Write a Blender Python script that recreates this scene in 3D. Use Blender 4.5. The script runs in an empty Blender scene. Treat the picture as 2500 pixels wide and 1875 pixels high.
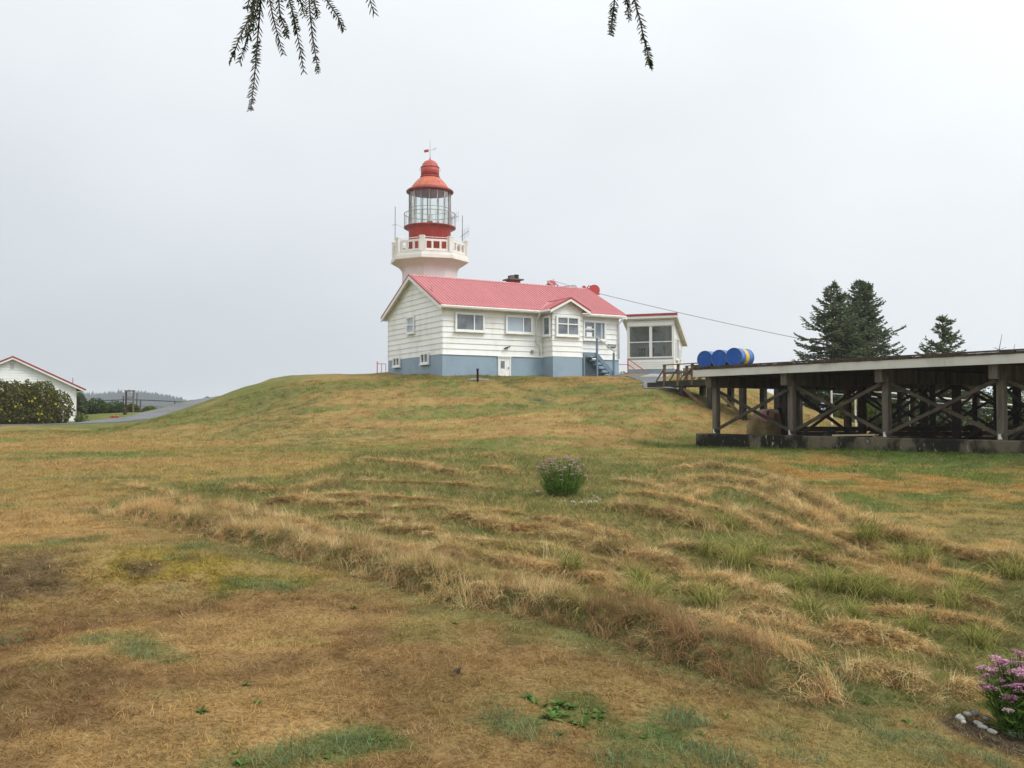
import bpy, math, random
import numpy as np
from mathutils import Vector, Matrix

# ------------------------------------------------------------------ camera, sky, sun, exposure
FPX, CX, CY, HORIZON, EYE = 2300.0, 1250.0, 937.5, 1010.0, 1.6
PITCH = math.atan((HORIZON - CY) / FPX)
scene = bpy.context.scene
cam_d = bpy.data.cameras.new("camera"); cam = bpy.data.objects.new("camera", cam_d)
scene.collection.objects.link(cam); scene.camera = cam
cam_d.sensor_width = 36.0; cam_d.lens = 36.0 * FPX / 2500.0
cam_d.clip_start = 0.05; cam_d.clip_end = 9000
cam.location = (0, 0, EYE); cam.rotation_euler = (math.pi / 2 + PITCH, 0, 0)

SUN_AZ, SUN_EL = math.radians(118), math.radians(50)      # clockwise from +Y (straight ahead), height
sun_dir = Vector((math.sin(SUN_AZ) * math.cos(SUN_EL), math.cos(SUN_AZ) * math.cos(SUN_EL), math.sin(SUN_EL)))
world = bpy.data.worlds.new("World"); scene.world = world; world.use_nodes = True
wn, wl = world.node_tree.nodes, world.node_tree.links
wn.clear()
def wnode(t, **k):
    n = wn.new(t)
    for a, b in k.items(): setattr(n, a, b)
    return n
def wmath(op, a, b=None, c=None):
    n = wnode('ShaderNodeMath', operation=op)
    for i, v in enumerate((a, b, c)):
        if v is None: continue
        if isinstance(v, (int, float)): n.inputs[i].default_value = v
        else: wl.new(v, n.inputs[i])
    return n.outputs[0]
tc = wnode('ShaderNodeTexCoord')
sky = wnode('ShaderNodeTexSky', sky_type='NISHITA', sun_disc=False)
sky.sun_elevation = SUN_EL; sky.sun_rotation = SUN_AZ; sky.air_density = 1.0; sky.dust_density = 3.0
sep = wnode('ShaderNodeSeparateXYZ'); wl.new(tc.outputs['Generated'], sep.inputs[0])
zel = wmath('MAXIMUM', sep.outputs['Z'], 0.0)
grad = wmath('MULTIPLY_ADD', zel, 0.62, 0.84)                       # overcast sky: brighter towards the zenith
dot = wnode('ShaderNodeVectorMath', operation='DOT_PRODUCT')
wl.new(tc.outputs['Generated'], dot.inputs[0]); dot.inputs[1].default_value = sun_dir
glow = wmath('MULTIPLY_ADD', wmath('MAXIMUM', wmath('MULTIPLY_ADD', dot.outputs['Value'], 0.5, 0.5), 0.0), 0.84, 0.60)
mapn = wnode('ShaderNodeMapping'); wl.new(tc.outputs['Generated'], mapn.inputs[0])
mapn.inputs['Location'].default_value = (3.1, 1.7, 0.4); mapn.inputs['Scale'].default_value = (1, 1, 2.0)
nz = wnode('ShaderNodeTexNoise'); wl.new(mapn.outputs[0], nz.inputs['Vector'])
nz.inputs['Scale'].default_value = 1.7; nz.inputs['Detail'].default_value = 4.0; nz.inputs['Roughness'].default_value = 0.45
cl = wmath('MULTIPLY_ADD', nz.outputs['Fac'], 0.44, 0.78)
lum = wmath('MULTIPLY', wmath('MULTIPLY', grad, glow), cl)
ramp = wnode('ShaderNodeMix', data_type='RGBA')
wl.new(wmath('MULTIPLY_ADD', lum, 2.2, -1.2), ramp.inputs['Factor'])
ramp.inputs[6].default_value = (0.895, 0.968, 1.035, 1); ramp.inputs[7].default_value = (0.95, 0.988, 1.025, 1)
sc_ = wnode('ShaderNodeVectorMath', operation='SCALE'); wl.new(ramp.outputs[2], sc_.inputs[0]); wl.new(lum, sc_.inputs['Scale'])
bg1 = wnode('ShaderNodeBackground'); wl.new(sc_.outputs[0], bg1.inputs['Color']); bg1.inputs['Strength'].default_value = 0.785
bg2 = wnode('ShaderNodeBackground'); wl.new(sky.outputs[0], bg2.inputs['Color']); bg2.inputs['Strength'].default_value = 0.08
mx = wnode('ShaderNodeMixShader'); mx.inputs[0].default_value = 0.10
wl.new(bg1.outputs[0], mx.inputs[1]); wl.new(bg2.outputs[0], mx.inputs[2])
wo = wnode('ShaderNodeOutputWorld'); wl.new(mx.outputs[0], wo.inputs['Surface'])

sun_l = bpy.data.lights.new("sun", 'SUN'); sun_l.energy = 1.5; sun_l.angle = math.radians(25); sun_l.color = (1.0, 0.965, 0.91)
sun_o = bpy.data.objects.new("sun", sun_l); scene.collection.objects.link(sun_o)
sun_o.rotation_euler = (-sun_dir).to_track_quat('-Z', 'Y').to_euler(); sun_o.location = (20, -20, 40)
scene.view_settings.view_transform = 'Standard'; scene.view_settings.look = 'None'
scene.view_settings.exposure = 0.30; scene.view_settings.gamma = 1.0
scene.render.engine = 'CYCLES'
scene.cycles.use_denoising = True
scene.cycles.max_bounces = 5; scene.cycles.transparent_max_bounces = 12; scene.cycles.volume_bounces = 1
scene.render.film_transparent = False

# ------------------------------------------------------------------ helpers
rnd = random.Random(7)
nrs = np.random.RandomState(11)
COL = scene.collection
def at(u, v, Y):
    """world point seen at photo position (u, v) at distance Y ahead"""
    c, s = math.cos(PITCH), math.sin(PITCH)
    y = FPX * c - (CY - v) * s; z = FPX * s + (CY - v) * c
    return Vector(((u - CX) * Y / y, Y, EYE + z * Y / y))
def tag(o, label=None, cat=None, group=None, kind=None):
    if label: o['label'] = label
    if cat: o['category'] = cat
    if group: o['group'] = group
    if kind: o['kind'] = kind
    return o
def empty(name, loc, rz=0.0, label=None, cat=None, group=None):
    o = bpy.data.objects.new(name, None); COL.objects.link(o)
    o.location = loc; o.rotation_euler = (0, 0, rz); o.empty_display_size = 0.2
    return tag(o, label, cat, group)
def inst(name, mesh, parent=None, loc=(0, 0, 0), rot=(0, 0, 0), scl=(1, 1, 1)):
    o = bpy.data.objects.new(name, mesh); COL.objects.link(o)
    o.parent = parent; o.location = loc; o.rotation_euler = rot; o.scale = scl
    return o
def copy_tree(o, parent=None):
    c = o.copy(); COL.objects.link(c); c.parent = parent
    for ch in list(o.children): copy_tree(ch, c)
    return c

class MB:
    def __init__(s): s.v = []; s.f = []
    def add(s, vs, fs):
        b = len(s.v); s.v += [tuple(p) for p in vs]; s.f += [tuple(b + i for i in f) for f in fs]
    def box(s, x0, x1, y0, y1, z0, z1):
        s.add([(x0,y0,z0),(x1,y0,z0),(x1,y1,z0),(x0,y1,z0),(x0,y0,z1),(x1,y0,z1),(x1,y1,z1),(x0,y1,z1)],
              [(0,3,2,1),(4,5,6,7),(0,1,5,4),(1,2,6,5),(2,3,7,6),(3,0,4,7)])
        return s
    def bar(s, p, q, w, h, up=(0, 0, 1)):
        p, q = Vector(p), Vector(q); d = (q - p).normalized(); up = Vector(up)
        if abs(d.dot(up)) > .98: up = Vector((1, 0, 0)) if abs(d.x) < .9 else Vector((0, 1, 0))
        sx = d.cross(up).normalized() * w / 2; sz = sx.cross(d).normalized() * h / 2
        s.add([p-sx-sz, p+sx-sz, p+sx+sz, p-sx+sz, q-sx-sz, q+sx-sz, q+sx+sz, q-sx+sz],
              [(0,3,2,1),(4,5,6,7),(0,1,5,4),(1,2,6,5),(2,3,7,6),(3,0,4,7)])
        return s
    def prism(s, poly, axis, a, b):
        """poly: list of 2D points, extruded along axis ('x','y','z') from a to b"""
        n = len(poly)
        def mk(p, t): return {'x': (t, p[0], p[1]), 'y': (p[0], t, p[1]), 'z': (p[0], p[1], t)}[axis]
        s.add([mk(p, a) for p in poly] + [mk(p, b) for p in poly],
              [tuple(range(n)), tuple(range(2*n-1, n-1, -1))] + [(i, i+n, (i+1) % n + n, (i+1) % n) for i in range(n)])
        return s
    def tube(s, pts, r, n=6, cap=True):
        pts = [Vector(p) for p in pts]; rs = r if isinstance(r, (list, tuple)) else [r] * len(pts)
        base = len(s.v); ref = None
        for i, p in enumerate(pts):
            d = (pts[min(i+1, len(pts)-1)] - pts[max(i-1, 0)]).normalized()
            if ref is None: ref = Vector((0, 0, 1)) if abs(d.z) < .9 else Vector((1, 0, 0))
            a = d.cross(ref).normalized(); b = a.cross(d).normalized(); ref = b
            for k in range(n):
                t = 2 * math.pi * k / n
                s.v.append(tuple(p + (a * math.cos(t) + b * math.sin(t)) * rs[i]))
        for i in range(len(pts) - 1):
            for k in range(n):
                k2 = (k + 1) % n
                s.f.append((base+i*n+k, base+(i+1)*n+k, base+(i+1)*n+k2, base+i*n+k2))
        if cap:
            s.f.append(tuple(base + k for k in range(n)))
            s.f.append(tuple(base + (len(pts)-1)*n + k for k in range(n-1, -1, -1)))
        return s
    def lathe(s, prof, n=32, c=(0, 0), a0=0.0, closed=False):
        base = len(s.v); m = len(prof)
        for r, z in prof:
            for k in range(n):
                t = a0 + 2 * math.pi * k / n
                s.v.append((c[0] + r * math.sin(t), c[1] - r * math.cos(t), z))
        for i in range(m - 1 + (1 if closed else 0)):
            j = (i + 1) % m
            for k in range(n):
                k2 = (k + 1) % n
                s.f.append((base+i*n+k, base+i*n+k2, base+j*n+k2, base+j*n+k))
        if not closed:
            if prof[0][0] > 1e-4: s.f.append(tuple(base + k for k in range(n-1, -1, -1)))
            if prof[-1][0] > 1e-4: s.f.append(tuple(base + (m-1)*n + k for k in range(n)))
        return s
    def mesh(s, name, mat, smooth=False):
        me = bpy.data.meshes.new(name); me.from_pydata(s.v, [], s.f)
        if mat:
            for m_ in (mat if isinstance(mat, (list, tuple)) else [mat]): me.materials.append(m_)
        if smooth: me.shade_smooth()
        me.update(); return me
    def build(s, name, mat, parent=None, smooth=False, loc=(0, 0, 0)):
        return inst(name, s.mesh(name, mat, smooth), parent, loc)

# ------------------------------------------------------------------ materials
def nodes_of(m):
    m.use_nodes = True; nt = m.node_tree; nt.nodes.clear()
    return nt, nt.nodes, nt.links
def setin(L, sock, v):
    if isinstance(v, (int, float)): sock.default_value = v
    elif isinstance(v, (tuple, list)): sock.default_value = v if len(v) != 3 or sock.type == 'VECTOR' else (*v, 1)
    else: L.new(v, sock)
def noise(N, L, co, scale, detail=4, rough=0.55, stretch=None):
    if stretch:
        mp = N.new('ShaderNodeMapping'); L.new(co, mp.inputs[0]); mp.inputs['Scale'].default_value = stretch; co = mp.outputs[0]
    n = N.new('ShaderNodeTexNoise'); L.new(co, n.inputs['Vector'])
    n.inputs['Scale'].default_value = scale; n.inputs['Detail'].default_value = detail; n.inputs['Roughness'].default_value = rough
    return n.outputs['Fac']
def sharpen(N, L, f, lo, hi):
    r = N.new('ShaderNodeMapRange'); L.new(f, r.inputs[0]); r.inputs[1].default_value = lo; r.inputs[2].default_value = hi
    r.interpolation_type = 'SMOOTHSTEP'; return r.outputs[0]
def mixc(N, L, f, a, b, mode='MIX'):
    m = N.new('ShaderNodeMix'); m.data_type = 'RGBA'; m.blend_type = mode
    setin(L, m.inputs[0], f); setin(L, m.inputs[6], a); setin(L, m.inputs[7], b)
    return m.outputs[2]
def mat(name, col, rough=0.7, col2=None, scale=2.0, lo=.4, hi=.65, stretch=None, col3=None, scale3=8.0, lo3=.58, hi3=.72, stretch3=None,
        bump=0.0, bscale=30.0, metal=0.0, spec=0.4, jitter=0.05, bstretch=None):
    """painted / weathered surface: base colour, a second colour in patches, a third in smaller marks, fine relief"""
    m = bpy.data.materials.new(name); nt, N, L = nodes_of(m)
    out = N.new('ShaderNodeOutputMaterial'); p = N.new('ShaderNodeBsdfPrincipled'); L.new(p.outputs[0], out.inputs[0])
    tcn = N.new('ShaderNodeTexCoord'); co = tcn.outputs['Object']
    c = (*col, 1)
    if col2: c = mixc(N, L, sharpen(N, L, noise(N, L, co, scale, 5, .6, stretch), lo, hi), c, (*col2, 1))
    if col3: c = mixc(N, L, sharpen(N, L, noise(N, L, co, scale3, 5, .65, stretch3), lo3, hi3), c, (*col3, 1))
    if jitter:
        oi = N.new('ShaderNodeObjectInfo'); hv = N.new('ShaderNodeHueSaturation')
        mr = N.new('ShaderNodeMapRange'); L.new(oi.outputs['Random'], mr.inputs[0])
        mr.inputs[3].default_value = 1 - jitter; mr.inputs[4].default_value = 1 + jitter
        L.new(mr.outputs[0], hv.inputs['Value']); setin(L, hv.inputs['Color'], c); c = hv.outputs[0]
    setin(L, p.inputs['Base Color'], c)
    p.inputs['Metallic'].default_value = metal; p.inputs['Specular IOR Level'].default_value = spec
    rn = N.new('ShaderNodeMapRange'); L.new(noise(N, L, co, scale * 3 + 1, 3), rn.inputs[0])
    rn.inputs[3].default_value = max(0.02, rough - .12); rn.inputs[4].default_value = min(1, rough + .12)
    L.new(rn.outputs[0], p.inputs['Roughness'])
    if bump:
        b = N.new('ShaderNodeBump'); b.inputs['Strength'].default_value = bump; b.inputs['Distance'].default_value = 0.02
        L.new(noise(N, L, co, bscale, 4, .6, bstretch), b.inputs['Height']); L.new(b.outputs[0], p.inputs['Normal'])
    return m
def leafmat(name, attr_color=True, col=(0.1, .14, .04), jit=0.35, trans=0.3, col2=None, attr='tint', atype='INSTANCER'):
    """thin plant matter: diffuse with some light let through; 'shade' per blade varies the colour"""
    m = bpy.data.materials.new(name); nt, N, L = nodes_of(m)
    out = N.new('ShaderNodeOutputMaterial')
    if attr_color:
        a = N.new('ShaderNodeAttribute'); a.attribute_name = attr; a.attribute_type = atype; c = a.outputs['Color']
    else: c = (*col, 1)
    b = N.new('ShaderNodeAttribute'); b.attribute_name = 'shade'; b.attribute_type = 'GEOMETRY'
    if col2: c = mixc(N, L, b.outputs['Fac'], c, (*col2, 1))
    mr = N.new('ShaderNodeMapRange'); L.new(b.outputs['Fac'], mr.inputs[0]); mr.inputs[3].default_value = 1 - jit; mr.inputs[4].default_value = 1 + jit
    hv = N.new('ShaderNodeHueSaturation'); setin(L, hv.inputs['Color'], c); L.new(mr.outputs[0], hv.inputs['Value']); c = hv.outputs[0]
    d = N.new('ShaderNodeBsdfDiffuse'); L.new(c, d.inputs[0])
    t = N.new('ShaderNodeBsdfTranslucent'); L.new(c, t.inputs[0])
    x = N.new('ShaderNodeMixShader'); x.inputs[0].default_value = trans
    L.new(d.outputs[0], x.inputs[1]); L.new(t.outputs[0], x.inputs[2]); L.new(x.outputs[0], out.inputs[0])
    return m
def glassmat(name, tint=(.86, .9, .9), gloss=0.12):
    m = bpy.data.materials.new(name); nt, N, L = nodes_of(m)
    out = N.new('ShaderNodeOutputMaterial'); tr = N.new('ShaderNodeBsdfTransparent'); tr.inputs[0].default_value = (*tint, 1)
    gl = N.new('ShaderNodeBsdfGlossy'); gl.inputs['Roughness'].default_value = .03
    fr = N.new('ShaderNodeFresnel'); fr.inputs[0].default_value = 1.5
    ad = N.new('ShaderNodeMath'); ad.operation = 'MULTIPLY_ADD'; L.new(fr.outputs[0], ad.inputs[0]); ad.inputs[1].default_value = .35; ad.inputs[2].default_value = gloss * .3
    x = N.new('ShaderNodeMixShader'); L.new(ad.outputs[0], x.inputs[0]); L.new(tr.outputs[0], x.inputs[1]); L.new(gl.outputs[0], x.inputs[2])
    L.new(x.outputs[0], out.inputs[0]); return m

M = {}
M['siding'] = mat('siding', (.81, .83, .81), .55, (.68, .68, .61), 1.1, .45, .75, (1, 1, .5), (.50, .49, .40), 4, .62, .82, (1.6, 1.6, .35), .08, 60, jitter=.035)
M['siding_new'] = mat('siding_new', (.80, .82, .80), .45, (.72, .74, .72), 1.0, .45, .8, jitter=.03)
M['wall_core'] = mat('wall_core', (.45, .45, .42), .9)
M['trim'] = mat('trim', (.78, .78, .74), .45, (.66, .66, .6), 2.5, .5, .75, jitter=.03)
M['soffit'] = mat('soffit', (.62, .62, .57), .7, (.5, .5, .44), 3)
M['roof'] = mat('roof', (.50, .170, .172), .5, (.43, .135, .14), 1.2, .4, .7, jitter=.03, spec=.5)
M['roof_edge'] = mat('roof_edge', (.33, .045, .05), .45, (.27, .035, .04), 2)
M['ridge'] = mat('ridge', (.56, .21, .215), .4)
M['foundation'] = mat('foundation', (.265, .355, .43), .75, (.225, .31, .385), 1.1, .4, .7, None, (.30, .37, .43), 5, .62, .8, None, .15, 40, jitter=0)
M['bluepaint'] = mat('bluepaint', (.16, .225, .28), .6, (.12, .18, .23), 3)
M['glass'] = mat('glass', (.105, .13, .155), .06, (.20, .23, .25), 1.1, .42, .62, spec=.7, jitter=.15)
M['glass_curtain'] = mat('glass_curtain', (.38, .46, .52), .1, (.33, .41, .48), 3, stretch=(8, 1, 1), spec=.6, jitter=0)
M['glass_dark'] = mat('glass_dark', (.03, .035, .04), .06, spec=.6)
M['frame'] = mat('frame', (.78, .80, .78), .4, jitter=.02)
M['white'] = mat('white', (.82, .82, .80), .5, (.72, .72, .69), 4)
M['concrete_w'] = mat('concrete_w', (.74, .70, .68), .7, (.64, .58, .56), .8, .45, .75, (1, 1, .35), (.50, .46, .40), 3, .66, .82, (1.5, 1.5, .25), .2, 14, jitter=0)
M['pink_conc'] = mat('pink_conc', (.74, .65, .645), .65, (.66, .56, .555), .5, .42, .7, None, (.62, .55, .53), 2.5, .62, .8, (1, 1, .25), .12, 16, jitter=0)
M['parapet'] = mat('parapet', (.76, .745, .69), .6, (.66, .64, .57), 1.5, .45, .75, None, (.30, .27, .21), 4, .68, .80, (1, 1, .4), .15, 20)
M['red_l'] = mat('red_l', (.44, .062, .045), .45, (.36, .045, .035), 1.2, .4, .65, (1, 1, .25), (.46, .16, .09), 4, .62, .8, (1, 1, .15), .06, 20, jitter=0)
M['orange_l'] = mat('orange_l', (.52, .145, .075), .5, (.43, .085, .05), 1.6, .4, .62, (1, 1, .35), (.60, .27, .13), 3.2, .56, .72, (1.6, 1.6, .2), .08, 20, jitter=0)
M['dome_s'] = mat('dome_s', (.44, .085, .06), .5, (.36, .06, .05), 2, .4, .6, (1, 1, .4), (.16, .05, .04), 3.5, .60, .68, None, jitter=0)
M['maroon'] = mat('maroon', (.20, .028, .028), .45, (.28, .05, .04), 2.5)
M['bar'] = mat('bar', (.20, .21, .20), .5, (.32, .28, .24), 3)
M['bar_white'] = mat('bar_white', (.52, .50, .46), .5, (.30, .22, .17), 2.5)
M['lantern_glass'] = glassmat('lantern_glass', (.97, .99, .985), .05)
M['hut_glass'] = glassmat('hut_glass', (.80, .84, .83), .2)
M['ceiling'] = mat('ceiling', (.36, .36, .34), .8)
M['grey_metal'] = mat('grey_metal', (.27, .29, .31), .45, (.2, .22, .24), 4, metal=.4)
M['dark_metal'] = mat('dark_metal', (.06, .065, .07), .5, metal=.3)
M['red_rail'] = mat('red_rail', (.50, .06, .06), .5)
M['brick'] = mat('brick', (.30, .07, .05), .8, (.22, .06, .05), 6)
M['cap'] = mat('cap', (.11, .11, .11), .8)
M['old_wood'] = mat('old_wood', (.070, .056, .036), .85, (.032, .027, .018), 2.2, .38, .66, (1, 1, .3), (.17, .14, .10), 6, .58, .75, (1, 1, .25), .35, 25, jitter=.18)
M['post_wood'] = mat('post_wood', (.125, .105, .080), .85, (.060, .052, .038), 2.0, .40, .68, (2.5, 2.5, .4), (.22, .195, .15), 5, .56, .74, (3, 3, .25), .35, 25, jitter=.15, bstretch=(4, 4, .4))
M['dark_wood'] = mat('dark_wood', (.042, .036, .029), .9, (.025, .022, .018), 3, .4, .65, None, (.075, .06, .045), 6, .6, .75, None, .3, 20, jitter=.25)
M['deck_wood'] = mat('deck_wood', (.070, .046, .032), .9, (.038, .032, .022), 3, .4, .65, None, (.15, .105, .06), 9, .55, .7, None, .4, 25, jitter=.25)
M['rail_wood'] = mat('rail_wood', (.17, .105, .05), .8, (.11, .07, .035), 3, .4, .65, None, (.24, .17, .09), 6, .6, .75, None, .3, 25, jitter=.15)
M['white_board'] = mat('white_board', (.56, .555, .505), .6, (.46, .46, .41), 1.6, .45, .72, (1, 1, 1), (.40, .38, .31), 6, .63, .8, None, .1, 30, jitter=.04)
M['mossy_conc'] = mat('mossy_conc', (.130, .110, .075), .95, (.018, .018, .013), 1.0, .40, .54, (1, 1, .7), (.33, .30, .23), 3.6, .63, .69, (2.4, 2.4, .8), .6, 14, jitter=0, spec=.1)
M['conc'] = mat('conc', (.30, .29, .27), .9, (.22, .21, .19), 1.2, .4, .7, None, (.36, .35, .33), 9, .55, .7, None, .2, 30)
M['asphalt'] = mat('asphalt', (.145, .150, .155), .9, (.115, .12, .125), .35, .4, .65, None, (.20, .20, .20), 2.0, .6, .8, None, .2, 40, jitter=0)
M['drum_blue'] = mat('drum_blue', (.005, .095, .42), .5, (.006, .075, .34), 3, .4, .7, None, (.28, .22, .16), 14, .72, .76, None, .04, 15, jitter=.12)
M['drum_side'] = mat('drum_side', (.05, .17, .46), .38, (.04, .14, .38), 3, .4, .7, None, (.30, .22, .15), 10, .70, .76, jitter=.08)
M['drum_yellow'] = mat('drum_yellow', (.70, .44, .03), .4, (.60, .36, .03), 3)
M['drum_rim'] = mat('drum_rim', (.15, .12, .10), .6, (.05, .12, .30), 12, .45, .55)
M['tarp'] = mat('tarp', (.25, .18, .082), .85, (.16, .115, .05), 3, .4, .62, None, (.075, .06, .035), 7, .6, .72, None, .4, 18)
M['tarp_dark'] = mat('tarp_dark', (.035, .028, .022), .9, (.06, .045, .03), 6)
M['lid'] = mat('lid', (.34, .17, .14), .7, (.25, .12, .10), 5)
M['plastic'] = mat('plastic', (.02, .02, .022), .3, (.05, .05, .06), 8, bump=.5, bscale=20)
M['pale_plank'] = mat('pale_plank', (.40, .33, .21), .8, (.33, .27, .16), 4)
M['stone_l'] = mat('stone_l', (.38, .38, .33), .9, (.24, .25, .21), 9, .4, .65, None, (.52, .52, .49), 22, .6, .75, None, .2, 30, jitter=.22)
M['stone_d'] = mat('stone_d', (.13, .12, .145), .75, (.19, .18, .20), 9, bump=.2)
M['rust'] = mat('rust', (.035, .022, .018), .8, (.065, .035, .022), 14, .45, .6)
M['bark'] = mat('bark', (.085, .062, .045), .95, (.05, .04, .03), 5, .4, .6, (1, 1, .3), (.13, .12, .10), 9, .6, .75, None, .8, 12, jitter=0)
M['wire'] = mat('wire', (.14, .15, .16), .6)
M['paper'] = mat('paper', (.82, .83, .85), .7, jitter=.03)
M['ink'] = mat('ink', (.10, .11, .13), .7)
M['plaque'] = mat('plaque', (.055, .065, .06), .6)
M['curtain'] = mat('curtain', (.46, .36, .15), .85, (.36, .28, .11), 2, stretch=(9, 9, .2))
M['poster_red'] = mat('poster_red', (.36, .10, .12), .7); M['poster_grey'] = mat('poster_grey', (.25, .25, .235), .7, (.33, .33, .31), 9)
M['poster_green'] = mat('poster_green', (.10, .17, .155), .7)
M['orange'] = mat('orange', (.62, .19, .06), .7, (.5, .14, .05), 5)
M['pipe_white'] = mat('pipe_white', (.70, .71, .70), .45, (.55, .5, .4), 3)
M['fence'] = mat('fence', (.055, .075, .095), .5)
M['plank_old'] = mat('plank_old', (.16, .15, .10), .9, (.10, .11, .06), 5)
M['soil'] = mat('soil', (.05, .042, .034), .95, (.085, .08, .07), 8)

# ------------------------------------------------------------------ terrain
def vnoise(x, y, seed=0):
    xi, yi = np.floor(x).astype(np.int64), np.floor(y).astype(np.int64); fx, fy = x - xi, y - yi
    fx = fx * fx * (3 - 2 * fx); fy = fy * fy * (3 - 2 * fy)
    def h(a, b):
        n = (a * 374761393 + b * 668265263 + seed * 1442695041) & 0xffffffff
        n = ((n ^ (n >> 13)) * 1274126177) & 0xffffffff
        return ((n ^ (n >> 16)) & 0xffff) / 65535.0
    return (h(xi, yi) * (1 - fx) + h(xi + 1, yi) * fx) * (1 - fy) + (h(xi, yi + 1) * (1 - fx) + h(xi + 1, yi + 1) * fx) * fy
def fbm(x, y, scale, octv=4, seed=0):
    t = 0; a = .5; s = 0; f = 1 / scale
    for i in range(octv): t = t + a * vnoise(x * f + 17.3 * i, y * f - 9.1 * i, seed + i); s += a; a *= .5; f *= 2.03
    return t / s
def sstep(a, b, x):
    t = np.clip((x - a) / (b - a), 0, 1); return t * t * (3 - 2 * t)
def seg_dist(x, y, pts):
    """distance to polyline and the position along it (0..n-1)"""
    best = np.full(x.shape, 1e9); pos = np.zeros(x.shape)
    for i in range(len(pts) - 1):
        ax, ay = pts[i][:2]; bx, by = pts[i+1][:2]; dx, dy = bx - ax, by - ay
        t = np.clip(((x - ax) * dx + (y - ay) * dy) / (dx*dx + dy*dy + 1e-12), 0, 1)
        d = np.hypot(x - ax - t * dx, y - ay - t * dy); m = d < best
        best = np.where(m, d, best); pos = np.where(m, i + t, pos)
    return best, pos
def inside(x, y, poly):
    r = np.zeros(x.shape, bool); n = len(poly)
    for i in range(n):
        x1, y1 = poly[i][:2]; x2, y2 = poly[(i+1) % n][:2]
        c = ((y1 > y) != (y2 > y)) & (x < (x2 - x1) * (y - y1) / (y2 - y1 + 1e-12) + x1)
        r ^= c
    return r
HILL = [(-14.5, 56), (-12.5, 52.5), (-8.5, 49.8), (-4, 48.2), (0, 47.6), (3.2, 47.6), (5.6, 46.2), (6.2, 42.7), (8.0, 43.2),
        (10, 50), (13.5, 57), (15, 66), (12, 78), (2, 84), (-9, 83), (-15.5, 76), (-16, 64)]
ROAD = [(-60, 60.5, .75), (-38, 61.5, .80), (-31, 62.5, .86), (-28, 64.5, .98), (-26.2, 68, 1.35), (-25, 72, 2.0), (-23.8, 76, 2.75), (-21.5, 80.5, 3.4), (-17, 84, 3.9), (-9, 86, 4.2), (4, 86, 4.2)]
def ground(x, y, ridges=True):
    x = np.asarray(x, float); y = np.asarray(y, float)
    b = np.where(y > 0, 0.0125 * np.minimum(y, 90), 0.004 * y)
    b = b - 0.62 * np.exp(-((x - 4.6) / 2.6) ** 2 - ((y - 5.5) / 4.5) ** 2)              # dip on the right
    b = b + 0.19 * np.exp(-((x + 3.0) / 1.1) ** 2 - ((y - 8.4) / .55) ** 2) + 0.16 * np.exp(-((x + 4.2) / 1.5) ** 2 - ((y - 8.8) / 1.2) ** 2)
    b = b + 0.7 * np.exp(-((x + 32) / 8) ** 2 - ((y - 82) / 8) ** 2)
    wq = (x - 6.71) * .58 + (y - 33.0) * -.8146; wr = (x - 6.71) * .8146 + (y - 33.0) * .58
    b = b + (.47 + .010 * wq - b) * sstep(-2.0, .5, wq) * sstep(-2.6, -.8, wr) * sstep(16, 12, wr) * sstep(22, 18, wq)      # level strip under the platform
    ins = inside(x, y, HILL); d, _ = seg_dist(x, y, HILL + HILL[:1]); d = np.where(ins, -d, d)
    ang = 15.5 - 6.5 * sstep(0, 6.5, x) - 5.5 * sstep(-8, -14, x)
    tt = 1 - d / ang; s = np.clip(tt, 0, 1) ** 1.35; s = s - .055 * np.exp(-((tt - 1.0) / .10) ** 2)
    top = 3.60 + .085 * (np.clip(y, 40, 57) - 50) - .02 * np.maximum(x + 3.7, 0) + .03 * np.minimum(x + 3.7, 0)
    z = b + np.maximum(top - b, 0) * s
    z = z - .15 * np.exp(-((x - 2.2) / 2.2) ** 2 - ((y - 50.8) / 1.6) ** 2)
    rd, rp = seg_dist(x, y, ROAD); rz = np.interp(rp, np.arange(len(ROAD)), [p[2] for p in ROAD])
    z = z + (rz - z) * sstep(5.2, 2.3, rd)
    far = sstep(90, 125, np.hypot(x, np.maximum(y, 0)))
    z = z + (-16 - z) * far
    z = z + (fbm(x, y, 2.3, 3, 5) - .5) * (.10 + .12 * sstep(34, 40, y) * sstep(62, 58, y)) * (1 - far) * sstep(2.2, 4, rd) + (fbm(x, y, .5, 2, 9) - .5) * .035 * (1 - far)
    if ridges:
        z = z + ridge_h(x, y)
    return z
RIDGES = []
def ridge_h(x, y):
    h = np.zeros(x.shape)
    m = (y > 4.5) & (y < 27) & (np.abs(x) < 16)
    if not m.any(): return h
    xx, yy = x[m], y[m]; hh = np.zeros(xx.shape)
    for pts, w, ht in RIDGES:
        x0, x1 = min(p[0] for p in pts) - 1, max(p[0] for p in pts) + 1; y0, y1 = min(p[1] for p in pts) - 1, max(p[1] for p in pts) + 1
        k = (xx > x0) & (xx < x1) & (yy > y0) & (yy < y1)
        if not k.any(): continue
        d, p = seg_dist(xx[k], yy[k], pts)
        e = sstep(0, .6, p) * sstep(len(pts) - 1, len(pts) - 1.6, p)
        hh[k] = np.maximum(hh[k], ht * 1.15 * np.exp(-(d / (w * .85)) ** 4) * e * (.65 + .7 * fbm(xx[k], yy[k], .5, 2, 21)))
    h[m] = hh; return h
def drop(u, v, y0=3.0, y1=70.0):
    """ground point seen at photo position (u, v)"""
    ys = np.exp(np.linspace(math.log(y0), math.log(y1), 700))
    d = at(u, v, 1.0) - Vector((0, 0, EYE))
    xs = d.x * ys; zs = EYE + d.z * ys; g = ground(xs, ys, False)
    k = np.argmax(zs <= g)
    if zs[k] > g[k]: k = len(ys) - 1
    return (float(xs[k]), float(ys[k]))
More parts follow.
